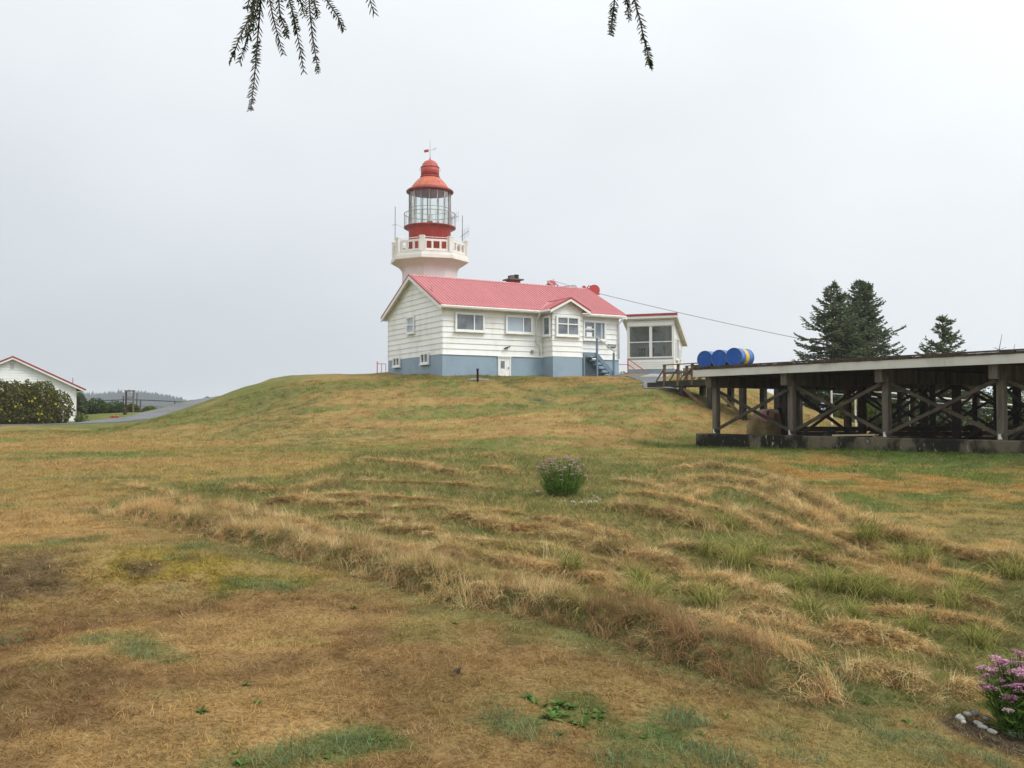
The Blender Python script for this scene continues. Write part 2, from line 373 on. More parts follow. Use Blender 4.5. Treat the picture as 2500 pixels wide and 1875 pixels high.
def gz(x, y): return float(ground(np.array([x]), np.array([y]))[0])

RP = [  # windrows of long dry grass: photo polylines, width, height
 ([(290,1240),(430,1275),(560,1305),(700,1335),(800,1365),(930,1390),(1050,1425),(1150,1460),(1300,1485),(1450,1512),(1600,1566),(1750,1616),(1900,1665),(2050,1700)], .20, .15),
 ([(330,1222),(450,1225),(570,1245),(690,1275),(800,1300)], .20, .12),
 ([(860,1128),(902,1122),(1003,1130),(1085,1150),(1150,1159)], .18, .14),
 ([(1064,1114),(1166,1104),(1256,1126)], .18, .15), ([(1146,1140),(1227,1142),(1260,1150)], .14, .10),
 ([(1068,1262),(1166,1270),(1248,1303),(1329,1303),(1451,1340),(1573,1368),(1695,1401)], .20, .17),
 ([(1077,1315),(1207,1340),(1329,1364),(1451,1380)], .15, .13),
 ([(1028,1340),(1166,1360),(1248,1380),(1329,1397),(1410,1413),(1500,1440)], .15, .13),
 ([(960,1385),(1090,1400),(1200,1425),(1330,1450)], .14, .12),
 ([(1268,1264),(1410,1285),(1459,1305),(1560,1325)], .18, .15),
 ([(1500,1228),(1532,1240),(1695,1277),(1760,1300)], .18, .13),
 ([(1600,1152),(1661,1144),(1742,1136),(1828,1152),(1909,1181),(1966,1205),(2031,1238),(2109,1279),(2190,1311),(2292,1340),(2393,1364),(2454,1380),(2520,1378)], .19, .15),
 ([(1620,1189),(1690,1169),(1763,1165),(1864,1189),(1925,1222),(1987,1262),(2048,1295)], .17, .13),
 ([(1661,1230),(1742,1193)], .16, .11), ([(1600,1246),(1681,1262),(1750,1295)], .17, .13),
 ([(1718,1405),(1783,1441),(1852,1478),(1946,1462)], .16, .16), ([(1780,1488),(1885,1511),(1966,1547)], .15, .14),
 ([(1987,1548),(2109,1564),(2292,1589)], .20, .18), ([(2068,1652),(2170,1656),(2283,1712)], .18, .17), ([(2308,1692),(2393,1696)], .14, .14),
 ([(560,1185),(640,1200),(760,1190),(830,1160)], .2, .12), ([(620,1230),(720,1222),(830,1235),(930,1230)], .18, .12),
 ([(900,1290),(1000,1300),(1080,1290)], .16, .12), ([(2180,1445),(2260,1440),(2320,1470)], .15, .13), ([(2020,1290),(2100,1330),(2190,1350)], .14, .1),
]
_r = random.Random(21)
_front = RP[0][0]
for off, u0, u1 in ((-34, 520, 1150), (-60, 700, 1500), (-62, 300, 640), (-88, 980, 1620), (-118, 900, 1560), (-150, 1250, 1700), (-30, 1250, 1850), (-95, 1650, 2050), (-130, 1750, 2200), (-178, 1500, 1900)):
    us = np.arange(u0, u1, 90); vs = np.interp(us, [p[0] for p in _front], [p[1] for p in _front]) + off
    RP.append(([(float(a), float(b) + _r.uniform(-9, 9)) for a, b in zip(us, vs)], .095, .045))
for off, u0, u1 in ((46, 1640, 2050), (88, 1800, 2330), (60, 2120, 2480), (120, 2050, 2420)):
    us = np.arange(u0, u1, 80); vs = np.interp(us, [p[0] for p in RP[11][0]], [p[1] for p in RP[11][0]]) + off
    RP.append(([(float(a), float(b) + _r.uniform(-9, 9)) for a, b in zip(us, vs)], .095, .045))
for pl in ([(850, 1168), (950, 1175), (1080, 1180), (1250, 1190)], [(690, 1212), (820, 1208), (1000, 1218), (1200, 1228)], [(900, 1240), (1050, 1238), (1180, 1250), (1300, 1252)], [(1490, 1168), (1570, 1178), (1660, 1205)], [(1500, 1195), (1640, 1215), (1780, 1250), (1900, 1305)],
           [(1600, 1325), (1740, 1345), (1880, 1380), (2000, 1405)], [(1880, 1335), (2020, 1365), (2150, 1400), (2300, 1445)], [(2050, 1405), (2200, 1425), (2330, 1460), (2450, 1485)], [(2090, 1482), (2220, 1500), (2350, 1520), (2480, 1545)], [(1640, 1430), (1720, 1450), (1800, 1500)], [(480, 1262), (600, 1262), (720, 1290), (860, 1310)], [(780, 1255), (900, 1262), (1040, 1270)]):
    RP.append((pl, .115, .06))
for i_, (px, w, h) in enumerate(RP): RIDGES.append(([drop(u, v + 6) for u, v in px], w * (.8 if i_ else 1), h * (.70 if 0 < i_ < 25 else 1)))
UNMOWN = [drop(u, v) for u, v in [(250,1232),(430,1285),(800,1378),(1050,1440),(1300,1500),(1600,1580),(1900,1680),(2060,1715),(2280,1745),(2420,1730),(2600,1700),(2600,1395),(2400,1355),(2200,1300),(2030,1225),(1900,1160),(1740,1118),(1600,1140),(1480,1130),(1260,1110),(1160,1090),(880,1105),(820,1140),(700,1165),(540,1170)]]

GREENS = [(*drop(u, v), r) for u, v, r in [(1350, 1735, 0.34), (1420, 1765, 0.28), (1650, 1755, 0.28), (1735, 1850, 0.31), (1560, 1855, 0.31), (330, 1590, 0.22), (250, 1560, 0.19), (640, 1430, 0.34), (750, 1830, 0.28), (880, 1818, 0.25), (2000, 1690, 0.31), (2150, 1800, 0.31), (1900, 1830, 0.31), (1250, 1775, 0.25), (500, 1180, 1.20), (330, 1110, 1.60), (800, 1075, 2.20), (620, 1050, 2.00), (1480, 1110, 2.00), (1150, 1450, 0.50), (1420, 1520, 0.43), (2200, 1215, 1.60), (2380, 1290, 1.50), (2300, 1130, 1.80), (130, 1330, 0.50), (470, 1330, 0.50)]]
def lawn_color(x, y, z=None):
    """base colour of the turf: dried tan, olive and green by patch"""
    n1 = fbm(x, y, 5.0, 4, 31); n2 = fbm(x, y, 1.3, 4, 41); n3 = fbm(x * .6, y * 1.6, 2.6, 4, 51); n4 = fbm(x, y, .35, 3, 61)
    tan = np.array([.350, .228, .096]); straw = np.array([.430, .305, .125]); brown = np.array([.205, .122, .062]); olive = np.array([.285, .225, .076]); green = np.array([.145, .185, .054])
    teal = np.array([.085, .118, .055])
    def mx_(a, b, t): return a + (b - a) * t[..., None]
    c = np.broadcast_to(tan, x.shape + (3,)).copy()
    c = mx_(c, straw, sstep(.45, .72, n2)); c = mx_(c, brown, sstep(.48, .72, n3) * .75 * sstep(22, 9, y)); c = mx_(c, np.array([.150, .084, .040]), sstep(10, 6, y) * sstep(.22, .50, n2) * (.60 + .4 * sstep(1, -2, x)))
    far = sstep(11, 19, y)
    c = mx_(c, olive, sstep(.36, .64, n1 * .6 + n2 * .4) * (.25 + .45 * far))
    c = mx_(c, green, sstep(.50, .64, n3 * .65 + n4 * .35) * (.35 + .50 * far))
    c = mx_(c, teal, sstep(.60, .70, n1 * .35 + n2 * .45 + n4 * .2) * .75)
    orange = np.array([.31, .185, .060]); n6 = fbm(x, y * .55, .8, 4, 77)
    pad_lawn = sstep(3.2, 6.0, x) * sstep(13.0, 15.5, y) * sstep(30, 26, y)
    c = mx_(c, orange, pad_lawn * sstep(.47, .60, n6) * .75); c = mx_(c, np.array([.085, .135, .028]), pad_lawn * sstep(.52, .40, n6) * .8)
    d, _ = seg_dist(x, y, [(6.0, 33.4), (6.71, 32.6), (18, 16.8)])
    c = mx_(c, np.array([.062, .122, .022]), sstep(2.3, .6, d + (n2 - .5) * 1.6) * .92)
    left = sstep(-9, -15, x) * sstep(45, 50, y); c = mx_(c, np.array([.125, .150, .040]), left * sstep(.30, .55, n1 * .5 + n2 * .5) * .9)
    hill = sstep(44, 49, y) * sstep(-12, -8, x); c = mx_(c, np.array([.150, .135, .040]), hill * sstep(.35, .6, n2) * .5)
    rs = ((x + 3.0) / 1.5) ** 2 + ((y - 8.3) / .75) ** 2; c = mx_(c, np.array([.235, .185, .030]), sstep(1.0, .35, rs + (n2 - .5) * 2.2 + (n4 - .5) * 1.6) * .8)   # mossy hump
    rs = ((x + 4.8) / 1.9) ** 2 + ((y - 8.2) / 1.1) ** 2; c = mx_(c, np.array([.125, .088, .052]), sstep(1.1, .2, rs + (n4 - .5) * 2.4 + (n2 - .5) * 1.5) * .8)
    so = ((x - 2.85) / .32) ** 2 + ((y - 5.65) / .30) ** 2; c = mx_(c, np.array([.055, .047, .038]), sstep(1.2, .5, so + (n4 - .5)) * .9)   # bare soil by the stones
    back = sstep(66, 70, y) * sstep(-20, -26, x); c = mx_(c, np.array([.13, .17, .045]), back * .8)
    for (gx, gy, gr) in GREENS: c = mx_(c, np.array([.092, .150, .045]), sstep(1.2, .4, np.hypot(x - gx, (y - gy) * .9) / gr + (n2 - .5) * 1.6 + (n4 - .5) * 3.5) * .48)
    um = inside(x, y, UNMOWN); c[um] = c[um] * .42 + np.array([.112, .150, .048]) * .58; rh = ridge_h(x, y); c = mx_(c, np.array([.40, .28, .125]), sstep(.012, .035, rh) * .85)
    fe, _ = seg_dist(x, y, [p for p in RIDGES[0][0]]); c = mx_(c, np.array([.095, .125, .048]), sstep(.75, .15, fe + (n2 - .5) * .8) * .7)
    lum_ = c.mean(axis=-1, keepdims=True); c = lum_ + (c - lum_) * 1.07
    return np.clip(c * (.70 + .64 * n4)[..., None], .005, 1)
def float_color(me, name, cols):
    a = me.attributes.new(name, 'FLOAT_COLOR', 'POINT'); c = np.ones((len(cols), 4), np.float32); c[:, :3] = cols
    a.data.foreach_set('color', c.ravel())

def build_ground():
    r = np.concatenate([[0.0], np.exp(np.linspace(math.log(1.2), math.log(4.0), 22, endpoint=False)), np.exp(np.linspace(math.log(4.0), math.log(22), 330, endpoint=False)),
                        np.exp(np.linspace(math.log(22), math.log(95), 260, endpoint=False)), np.exp(np.linspace(math.log(95), math.log(6500), 46))])
    th = np.concatenate([np.linspace(-.60, .60, 440), np.linspace(.60, 2 * math.pi - .60, 92)[1:-1]])
    nr, nt = len(r), len(th)
    R, T = np.meshgrid(r, th, indexing='ij'); X = R * np.sin(T); Y = R * np.cos(T)
    Z = ground(X.ravel(), Y.ravel())
    V = np.stack([X.ravel(), Y.ravel(), Z], 1)
    i, j = np.meshgrid(np.arange(nr - 1), np.arange(nt), indexing='ij'); j2 = (j + 1) % nt
    F = np.stack([i * nt + j, i * nt + j2, (i + 1) * nt + j2, (i + 1) * nt + j], -1).reshape(-1, 4)[:, ::-1]
    me = bpy.data.meshes.new('ground'); me.vertices.add(len(V)); me.vertices.foreach_set('co', V.astype(np.float32).ravel())
    me.loops.add(F.size); me.polygons.add(len(F)); me.loops.foreach_set('vertex_index', F.astype(np.int32).ravel())
    me.polygons.foreach_set('loop_start', np.arange(0, F.size, 4, dtype=np.int32)); me.update(calc_edges=True); me.validate()
    me.shade_smooth(); float_color(me, 'tint', lawn_color(V[:, 0], V[:, 1]))
    m = bpy.data.materials.new('turf'); nt_, N, L = nodes_of(m)
    out = N.new('ShaderNodeOutputMaterial'); p = N.new('ShaderNodeBsdfPrincipled'); L.new(p.outputs[0], out.inputs[0])
    a = N.new('ShaderNodeAttribute'); a.attribute_name = 'tint'; g = N.new('ShaderNodeNewGeometry'); co = g.outputs['Position']
    n1 = noise(N, L, co, 38, 4, .7); n2 = noise(N, L, co, 7, 5, .65)
    c = mixc(N, L, sharpen(N, L, n1, .38, .68), a.outputs['Color'], mixc(N, L, .7, a.outputs['Color'], (.05, .033, .018, 1)))
    c = mixc(N, L, sharpen(N, L, n2, .50, .72), c, mixc(N, L, .5, c, (.30, .20, .085, 1)))
    L.new(c, p.inputs['Base Color']); p.inputs['Roughness'].default_value = 1; p.inputs['Specular IOR Level'].default_value = .1
    b = N.new('ShaderNodeBump'); b.inputs['Strength'].default_value = .7; b.inputs['Distance'].default_value = .03
    L.new(n1, b.inputs['Height']); L.new(b.outputs[0], p.inputs['Normal'])
    me.materials.append(m)
    return tag(inst('ground', me), 'dry mown grass hillside rising to the house', 'ground', kind='structure')
GROUND = build_ground()

def ribbon(name, line, half, mt, lift, kind_label, cat, cross=6, seg=.8, thick=0.0):
    """road or path laid on the terrain along a line of (x, y[, z])"""
    pts = [Vector((p[0], p[1], 0)) for p in line]; P = []
    for a, b in zip(pts[:-1], pts[1:]):
        n = max(1, int((b - a).length / seg))
        for i in range(n): P.append(a.lerp(b, i / n))
    P.append(pts[-1])
    for _ in range(6): P = [P[0]] + [(P[i-1] + P[i] * 2 + P[i+1]) / 4 for i in range(1, len(P) - 1)] + [P[-1]]
    vs, fs = [], []
    xs, ys = [], []
    for i, p in enumerate(P):
        d = (P[min(i+1, len(P)-1)] - P[max(i-1, 0)]).normalized(); nrm = Vector((-d.y, d.x, 0))
        h = half(i / (len(P) - 1)) if callable(half) else half
        for k in range(cross + 1):
            q = p + nrm * (h * (2 * k / cross - 1)) * (1 + .03 * math.sin(i * 1.7 + k)); xs.append(q.x); ys.append(q.y)
    zs = ground(np.array(xs), np.array(ys), False) + lift
    c1 = cross + 1
    zs = zs.reshape(-1, c1); zs = .5 * zs + .5 * zs.max(axis=1, keepdims=True) if False else zs
    zs = zs.ravel()
    vs = list(zip(xs, ys, zs)); n = len(vs); vs += [(x, y, z - .25) for x, y, z in vs]
    for i in range(len(P) - 1):
        for k in range(cross): fs.append((i*c1+k, i*c1+k+1, (i+1)*c1+k+1, (i+1)*c1+k))
        fs.append((i*c1, (i+1)*c1, n+(i+1)*c1, n+i*c1)); fs.append(((i+1)*c1+cross, i*c1+cross, n+i*c1+cross, n+(i+1)*c1+cross))
    e = (len(P)-1)*c1
    fs.append(tuple(range(c1)) + tuple(n + k for k in range(cross, -1, -1))); fs.append(tuple(e + k for k in range(cross, -1, -1)) + tuple(n + e + k for k in range(c1)))
    mb = MB(); mb.add(vs, fs)
    o = mb.build(name, mt); return tag(o, kind_label, cat, kind='structure')
ribbon('road', [p[:2] for p in ROAD], 1.9, M['asphalt'], .06, 'grey asphalt road climbing beside the white house', 'road')

sea = MB(); sea.add([(-7000, 120, -14), (7000, 120, -14), (7000, 6800, -14), (-7000, 6800, -14)], [(0, 1, 2, 3)])
M['sea'] = mat('sea', (.10, .13, .15), .2, bump=.3, bscale=.08, jitter=0)
tag(sea.build('sea', M['sea']), 'grey sea beyond the headland', 'sea', kind='structure')
#@@PART2
# ------------------------------------------------------------------ main house
TH = 1.057
HA = Vector((-3.70, 50.0)); av = Vector((math.sin(TH), math.cos(TH))); bv = Vector((-math.cos(TH), math.sin(TH)))
HROT = math.pi / 2 - TH
L_, W_, ZS, ZE, ZR, OE, OR = 11.5, 7.64, 4.83, 7.39, 9.46, .384, .306
ZB = 3.3
HOUSE = empty('house', (HA.x, HA.y, ZB), HROT, 'long white clapboard house with pink metal roof and blue-grey foundation', 'house')
def s_of(u, v, t0):
    k = at(u, v, 1.0).x
    return (k * (HA.y + bv.y * t0) - (HA.x + bv.x * t0)) / (av.x - k * av.y)
def t_of(u, v, s0=0.0):
    k = at(u, v, 1.0).x
    return (k * (HA.y + av.y * s0) - (HA.x + av.x * s0)) / (bv.x - k * bv.y)
def zf(u, v, s, t): return at(u, v, HA.y + av.y * s + bv.y * t).z - ZB
slope = (ZR - ZE) / (W_ / 2 + OE)
def roofz(t): return ZE - ZB + (min(t, W_ - t) + OE) * slope
# foundation and core walls
mb = MB().box(0, L_, 0, W_, -1.2, ZS - ZB - .002); mb.build('foundation', M['foundation'], HOUSE)
mb = MB(); wt = roofz(0) - .14
mb.prism([(.03, ZS - ZB), (W_ - .03, ZS - ZB), (W_ - .03, wt), (W_ / 2, roofz(W_ / 2) - .16), (.03, wt)], 'x', .03, L_ - .03)
mb.build('wall', M['wall_core'], HOUSE)
EXP = .298
def board_mesh(pts_bottom, pts_top, axis_out):
    """lap board between bottom edge (2 pts) and top edge (2 pts); outwards vector axis_out; thicker at its lower edge"""
    o = Vector(axis_out); m = MB(); b0, b1 = map(Vector, pts_bottom); t0, t1 = map(Vector, pts_top)
    m.add([b0, b1, t1, t0, b0 + o * .046, b1 + o * .046, t1 + o * .006, t0 + o * .006],
          [(4, 5, 6, 7), (0, 1, 5, 4), (1, 2, 6, 5), (3, 0, 4, 7), (2, 3, 7, 6), (0, 3, 2, 1)])
    return m
zb0 = ZS - ZB - .05
for i in range(9):
    z0 = zb0 + i * EXP; z1 = min(z0 + EXP + .012, roofz(0) - .10)
    if z1 - z0 < .06: continue
    board_mesh([(-.034, .03, z0), (L_ + .034, .03, z0)], [(-.034, .03, z1), (L_ + .034, .03, z1)], (0, -1, 0)).build('siding_board', M['siding'], HOUSE)
    board_mesh([(L_ + .034, W_ - .03, z0), (-.034, W_ - .03, z0)], [(L_ + .034, W_ - .03, z1), (-.034, W_ - .03, z1)], (0, 1, 0)).build('siding_board', M['siding'], HOUSE)
def tr(z):  # half span of the gable at height z
    return min(W_ / 2 + .034, max(.0, (roofz(W_ / 2) - .12 - z) / slope))
i = 0
while True:
    z0 = zb0 + i * EXP; z1 = z0 + EXP + .012; i += 1
    h0, h1 = tr(z0), tr(z1)
    if h0 < .15: break
    c = W_ / 2
    board_mesh([(.03, c + h0, z0), (.03, c - h0, z0)], [(.03, c + h1, z1), (.03, c - h1, z1)], (-1, 0, 0)).build('siding_board', M['siding'], HOUSE)
    board_mesh([(L_ - .03, c - h0, z0), (L_ - .03, c + h0, z0)], [(L_ - .03, c - h1, z1), (L_ - .03, c + h1, z1)], (1, 0, 0)).build('siding_board', M['siding'], HOUSE)
# roof: ribbed metal panels, ridge cap, fascia, rake boards, gutter
def rib_panel(w, length, ribs=5, h=.045):
    prof = []
    for k in range(ribs):
        x = w * k / ribs
        prof += [(x, 0), (x + w / ribs * .58, 0), (x + w / ribs * .68, h), (x + w / ribs * .90, h)]
    prof.append((w, 0)); m = MB(); n = len(prof)
    for y in (0, length):
        m.v += [(x, y, z) for x, z in prof]
    m.f += [(k, k + 1, n + k + 1, n + k) for k in range(n - 1)]
    b = len(m.v); m.v += [(0, 0, -.02), (w, 0, -.02), (w, length, -.02), (0, length, -.02)]
    m.f += [(b, b + 3, b + 2, b + 1), tuple(range(n - 1, -1, -1)) + (b, b + 1), tuple(range(n, 2 * n)) + (b + 2, b + 3)]
    return m.mesh('roof_panel', M['roof'])
RL = L_ + 2 * OR; npan = 14; pw = RL / npan; sl = math.hypot(W_ / 2 + OE, ZR - ZE); ang = math.atan(slope)
pm = rib_panel(pw, sl, 4)
ROOF = MB().prism([(-OE + .02, ZE - ZB - .10), (W_ / 2, ZR - ZB - .10), (W_ + OE - .02, ZE - ZB - .10), (W_ + OE - .02, ZE - ZB - .02), (W_ / 2, ZR - ZB - .02), (-OE + .02, ZE - ZB - .02)], 'x', -OR + .03, L_ + OR - .03).build('roof', M['soffit'], HOUSE)
for k in range(npan):
    inst('roof_panel', pm, ROOF, (-OR + k * pw, -OE, ZE - ZB + .002), (ang, 0, 0))
    inst('roof_panel', pm, ROOF, (-OR + (k + 1) * pw, W_ + OE, ZE - ZB + .002), (ang, 0, math.pi))
MB().prism([(W_/2 - .16, ZR - ZB - .045), (W_/2, ZR - ZB + .035), (W_/2 + .16, ZR - ZB - .045), (W_/2, ZR - ZB + .02)], 'x', -OR - .01, L_ + OR + .01).build('ridge_cap', M['ridge'], ROOF)
for xs, xe in ((-OR - .02, -OR + .03), (L_ + OR - .03, L_ + OR + .02)):
    for sg in (0, 1):
        f = (lambda y: y) if sg == 0 else (lambda y: W_ - y)
        MB().prism([(f(-OE - .02), ZE - ZB - .26), (f(W_ / 2), ZR - ZB - .24), (f(W_ / 2), ZR - ZB - .03), (f(-OE - .02), ZE - ZB - .055)], 'x', xs, xe).build('rake_board', M['trim'], ROOF)
        x2, x3 = (xs - .015, xe) if xs < 0 else (xs, xe + .015)
        MB().prism([(f(-OE - .02), ZE - ZB - .055), (f(W_ / 2), ZR - ZB - .03), (f(W_ / 2), ZR - ZB + .04), (f(-OE - .02), ZE - ZB + .03)], 'x', x2, x3).build('rake_flashing', M['roof_edge'], ROOF)
MB().box(-OR + .03, L_ + OR - .03, -OE - .005, -OE + .02, ZE - ZB - .20, ZE - ZB - .02).build('fascia_board', M['trim'], ROOF)
MB().box(-OR + .03, L_ + OR - .03, W_ + OE - .02, W_ + OE + .005, ZE - ZB - .20, ZE - ZB - .02).build('fascia_board', M['trim'], ROOF)
MB().box(-OR + .05, L_ + OR - .05, -OE + .02, 0.0, ZE - ZB - .16, ZE - ZB - .14).build('soffit', M['soffit'], ROOF)
BS0, BS1, BD = 6.235, 8.18, 1.10          # entrance bay on the front
def gutter(x0, x1, y):
    MB().prism([(y, -.02), (y - .11, -.02), (y - .12, -.05), (y - .09, -.13), (y, -.14)], 'x', x0, x1).build('gutter', M['white'], ROOF, loc=(0, 0, ZE - ZB - .03))
gutter(-OR + .02, BS0 - .45, -OE - .012); gutter(BS1 + .25, L_ + .10, -OE - .012)
# chimney
cs = s_of(1253, 690, W_ / 2 + .8); ct = W_ / 2 + .8
CH = MB().box(cs - .33, cs + .33, ct - .3, ct + .3, 5.0, ZR - ZB + .28).build('chimney', M['brick'], HOUSE)
MB().box(cs - .5, cs + .5, ct - .45, ct + .45, ZR - ZB + .28, ZR - ZB + .36).build('chimney_cap', M['cap'], CH)
MB().box(cs - .27, cs + .02, ct - .2, ct + .2, ZR - ZB + .36, ZR - ZB + .58).build('chimney_pot', M['cap'], CH)
MB().box(cs + .04, cs + .28, ct - .2, ct + .2, ZR - ZB + .36, ZR - ZB + .64).build('chimney_pot', M['mossy_conc'], CH)
# roof mast
ms = s_of(1054.5, 712, 1.4); mz = roofz(1.4)
MB().tube([(ms, 1.4, mz), (ms, 1.4, mz + .36)], .022, 6).tube([(ms - .1, 1.4, mz + .06), (ms + .1, 1.4, mz + .04)], .018, 5).build('vent_rod', M['grey_metal'], ROOF)

def window(parent, loc, rz, w, h, cells, casing=.075, proud=.085, sill=True, cmat=None, name='window'):
    """cased window: casing boards, sash bars round each cell, one pane per cell; local x along the wall, -y outwards"""
    m = MB(); k = casing
    m.box(0, w, -proud, 0, h - k, h); m.box(0, w, -proud, 0, 0, k); m.box(0, k, -proud, 0, k, h - k); m.box(w - k, w, -proud, 0, k, h - k)
    o = m.build(name, cmat or M['frame'], parent); o.location = loc; o.rotation_euler = (0, 0, rz)
    iw, ih = w - 2 * k, h - 2 * k
    for (a, b, c, d, mt) in cells:
        x0, x1, z0, z1 = k + a * iw, k + b * iw, k + c * ih, k + d * ih; s = .032
        MB().box(x0 + s, x1 - s, -.016, -.004, z0 + s, z1 - s).build('pane', mt, o)
        q = MB(); y0 = -proud + .012
        q.box(x0, x1, y0, 0, z0, z0 + s); q.box(x0, x1, y0, 0, z1 - s, z1); q.box(x0, x0 + s, y0, 0, z0 + s, z1 - s); q.box(x1 - s, x1, y0, 0, z0 + s, z1 - s)
        q.build('sash', M['frame'], o)
    if sill: MB().box(-.05, w + .05, -proud - .05, 0, -.05, -.002).build('sill', M['trim'], o)
    return o
def front_win(u0, u1, v0, v1, cells, t=-.036, **k):
    a, b = s_of(u0, v1, t), s_of(u1, v1, t); z0 = zf(u0, v1, a, t); z1 = zf(u0, v0, a, t)
    return window(HOUSE, (a, t, z0), 0, b - a, z1 - z0, cells, **k)
G, GC, GD = M['glass'], M['glass_curtain'], M['glass_dark']
front_win(1110.5, 1182, 762, 808, [(0, .66, 0, 1, G), (.66, 1, 0, 1, G)])
front_win(1234, 1299.5, 769, 813, [(0, .66, 0, 1, GC), (.66, 1, 0, 1, G)])
w3 = front_win(1423, 1478, 782, 830, [(0, .5, .58, 1, G), (0, .5, 0, .56, G), (.5, 1, 0, 1, G)])
t1, t0 = t_of(996, 795), t_of(1013.5, 795); z0 = zf(996, 816, 0, t1); z1 = zf(996, 775, 0, t1)
window(HOUSE, (-.036, t1, z0), -math.pi / 2, t1 - t0, z1 - z0, [(0, 1, .5, 1, GC), (0, 1, 0, .5, GC)], casing=.06)
for (ua, ub, va, vb) in ((962.8, 979.4, 873, 897), (1030, 1049.7, 863, 890)):
    t1, t0 = t_of(ua, vb), t_of(ub, vb); z0 = zf(ua, vb, 0, t1); z1 = zf(ua, va, 0, t1)
    window(HOUSE, (-.036 if z0 > 1.4 else -.04, t1, z0), -math.pi / 2, t1 - t0, z1 - z0, [(0, .45, 0, 1, GD), (.45, 1, 0, 1, G)], casing=.07, proud=.09)
# papers taped inside the right window
x0 = w3.location.x
ww = s_of(1478, 830, -.034) - s_of(1423, 830, -.034); hh = zf(1423, 782, x0, 0) - zf(1423, 830, x0, 0)
MB().box(.24, .62, -.024, -.018, .17, .46).build('notice_sheet', M['paper'], w3); ns = MB().box(.26, .60, -.024, -.018, .56, .80).build('notice_sheet', M['paper'], w3)
for k in range(5): MB().box(.30 + k * .058, .335 + k * .058, -.027, -.0245, .58, .66).build('lettering', M['ink'], ns)
MB().box(1.18 * ww / 1.5, 1.30 * ww / 1.5, -.022, -.018, .12, hh - .12).build('curtain_edge', M['glass_curtain'], w3)
# entrance bay
MB().box(BS0, BS1, -BD, -.002, -1.2, ZS - ZB - .002).build('bay_foundation', M['foundation'], HOUSE)
bc = (BS0 + BS1) / 2; bh = (BS1 - BS0) / 2; BZR = at(1392, 727, 52.3).z - ZB; BOV = .36; BZE = ZE - ZB; bslope = (BZR - BZE) / (bh + BOV)
MB().prism([(BS0 + .03, ZS - ZB), (BS1 - .03, ZS - ZB), (BS1 - .03, BZE + BOV * bslope - .1), (bc, BZR - .1), (BS0 + .03, BZE + BOV * bslope - .1)], 'y', -BD + .03, -.01).build('bay_wall', M['wall_core'], HOUSE)
i = 0
while True:
    z0 = zb0 + i * EXP; z1 = z0 + EXP + .012; i += 1
    f0 = min(bh + .034, (BZR - .09 - z0) / bslope); f1 = min(bh + .034, max(0, (BZR - .09 - z1) / bslope))
    if f0 < .1: break
    board_mesh([(bc - f0, -BD + .03, z0), (bc + f0, -BD + .03, z0)], [(bc - f1, -BD + .03, z1), (bc + f1, -BD + .03, z1)], (0, -1, 0)).build('siding_board', M['siding'], HOUSE)
    if z1 < BZE + .2:
        board_mesh([(BS0 + .03, -.04, z0), (BS0 + .03, -BD - .002, z0)], [(BS0 + .03, -.04, z1), (BS0 + .03, -BD - .002, z1)], (-1, 0, 0)).build('siding_board', M['siding'], HOUSE)
        board_mesh([(BS1 - .03, -BD - .002, z0), (BS1 - .03, -.04, z0)], [(BS1 - .03, -BD - .002, z1), (BS1 - .03, -.04, z1)], (1, 0, 0)).build('siding_board', M['siding'], HOUSE)
tf = -BD - .34; tb = (BZR - BZE) / slope - OE
BR = MB()
for sg in (-1, 1):
    e = bc + sg * (bh + BOV); pts = [(e, tf, BZE), (bc, tf, BZR), (bc, tb, BZR), (e, -OE + .01, BZE)]
    if sg > 0: pts = pts[::-1]
    BR.add(pts + [(x, y, z - .06) for x, y, z in pts], [(3, 2, 1, 0), (4, 5, 6, 7), (0, 1, 5, 4), (1, 2, 6, 5), (2, 3, 7, 6), (3, 0, 4, 7)])
BRo = BR.build('bay_roof', M['roof'], HOUSE)
for sg in (-1, 1):
    e = bc + sg * (bh + BOV)
    for k in range(8):   # standing ribs on the little roof
        y = tf + .12 + k * .17; zt_, xt = BZR, bc
        xe = e; ze_ = BZE
        if y > -OE: xe = bc + sg * (bh + BOV) * max(0, (tb - y) / (tb + OE)); ze_ = BZR - abs(xe - bc) * bslope
        if abs(xe - bc) > .15: MB().bar((xe, y, ze_ + .012), (bc, y, BZR + .012), .03, .024).build('roof_rib', M['roof'], BRo)
    MB().bar((e, -OE, BZE + .02), (bc, tb, BZR + .02), .14, .02).build('valley_flashing', M['ridge'], BRo)
    MB().prism([(e, BZE - .22), (bc, BZR - .19), (bc, BZR - .05), (e, BZE - .05)], 'y', tf - .012, tf + .03).build('rake_board', M['trim'], BRo)
    MB().prism([(e, BZE - .05), (bc, BZR - .05), (bc, BZR + .035), (e, BZE + .03)], 'y', tf - .03, tf + .03).build('rake_flashing', M['roof_edge'], BRo)
    MB().box(min(e, bc + sg * bh), max(e, bc + sg * bh), tf + .03, -.4, BZE - .21, BZE - .17).build('bay_soffit', M['soffit'], BRo)
MB().bar((bc, tf - .01, BZR + .01), (bc, tb, BZR + .01), .12, .04).build('ridge_cap', M['ridge'], BRo)
MB().box(BS0 - BOV - .1, BS0 - BOV, tf + .05, -OE - .02, BZE - .15, BZE - .03).build('gutter', M['white'], BRo)
front_win(1357, 1414, 770, 820, [(0, .5, .62, 1, G), (.5, 1, .62, 1, G), (0, .5, 0, .62, G), (.5, 1, 0, .62, G)], t=-BD - .034, casing=.09)
window(HOUSE, (BS0 - .034, -.16, zf(1335, 821, BS0, -.5)), -math.pi / 2, .78, zf(1335, 772, BS0, -.5) - zf(1335, 821, BS0, -.5), [(0, 1, 0, 1, G)])
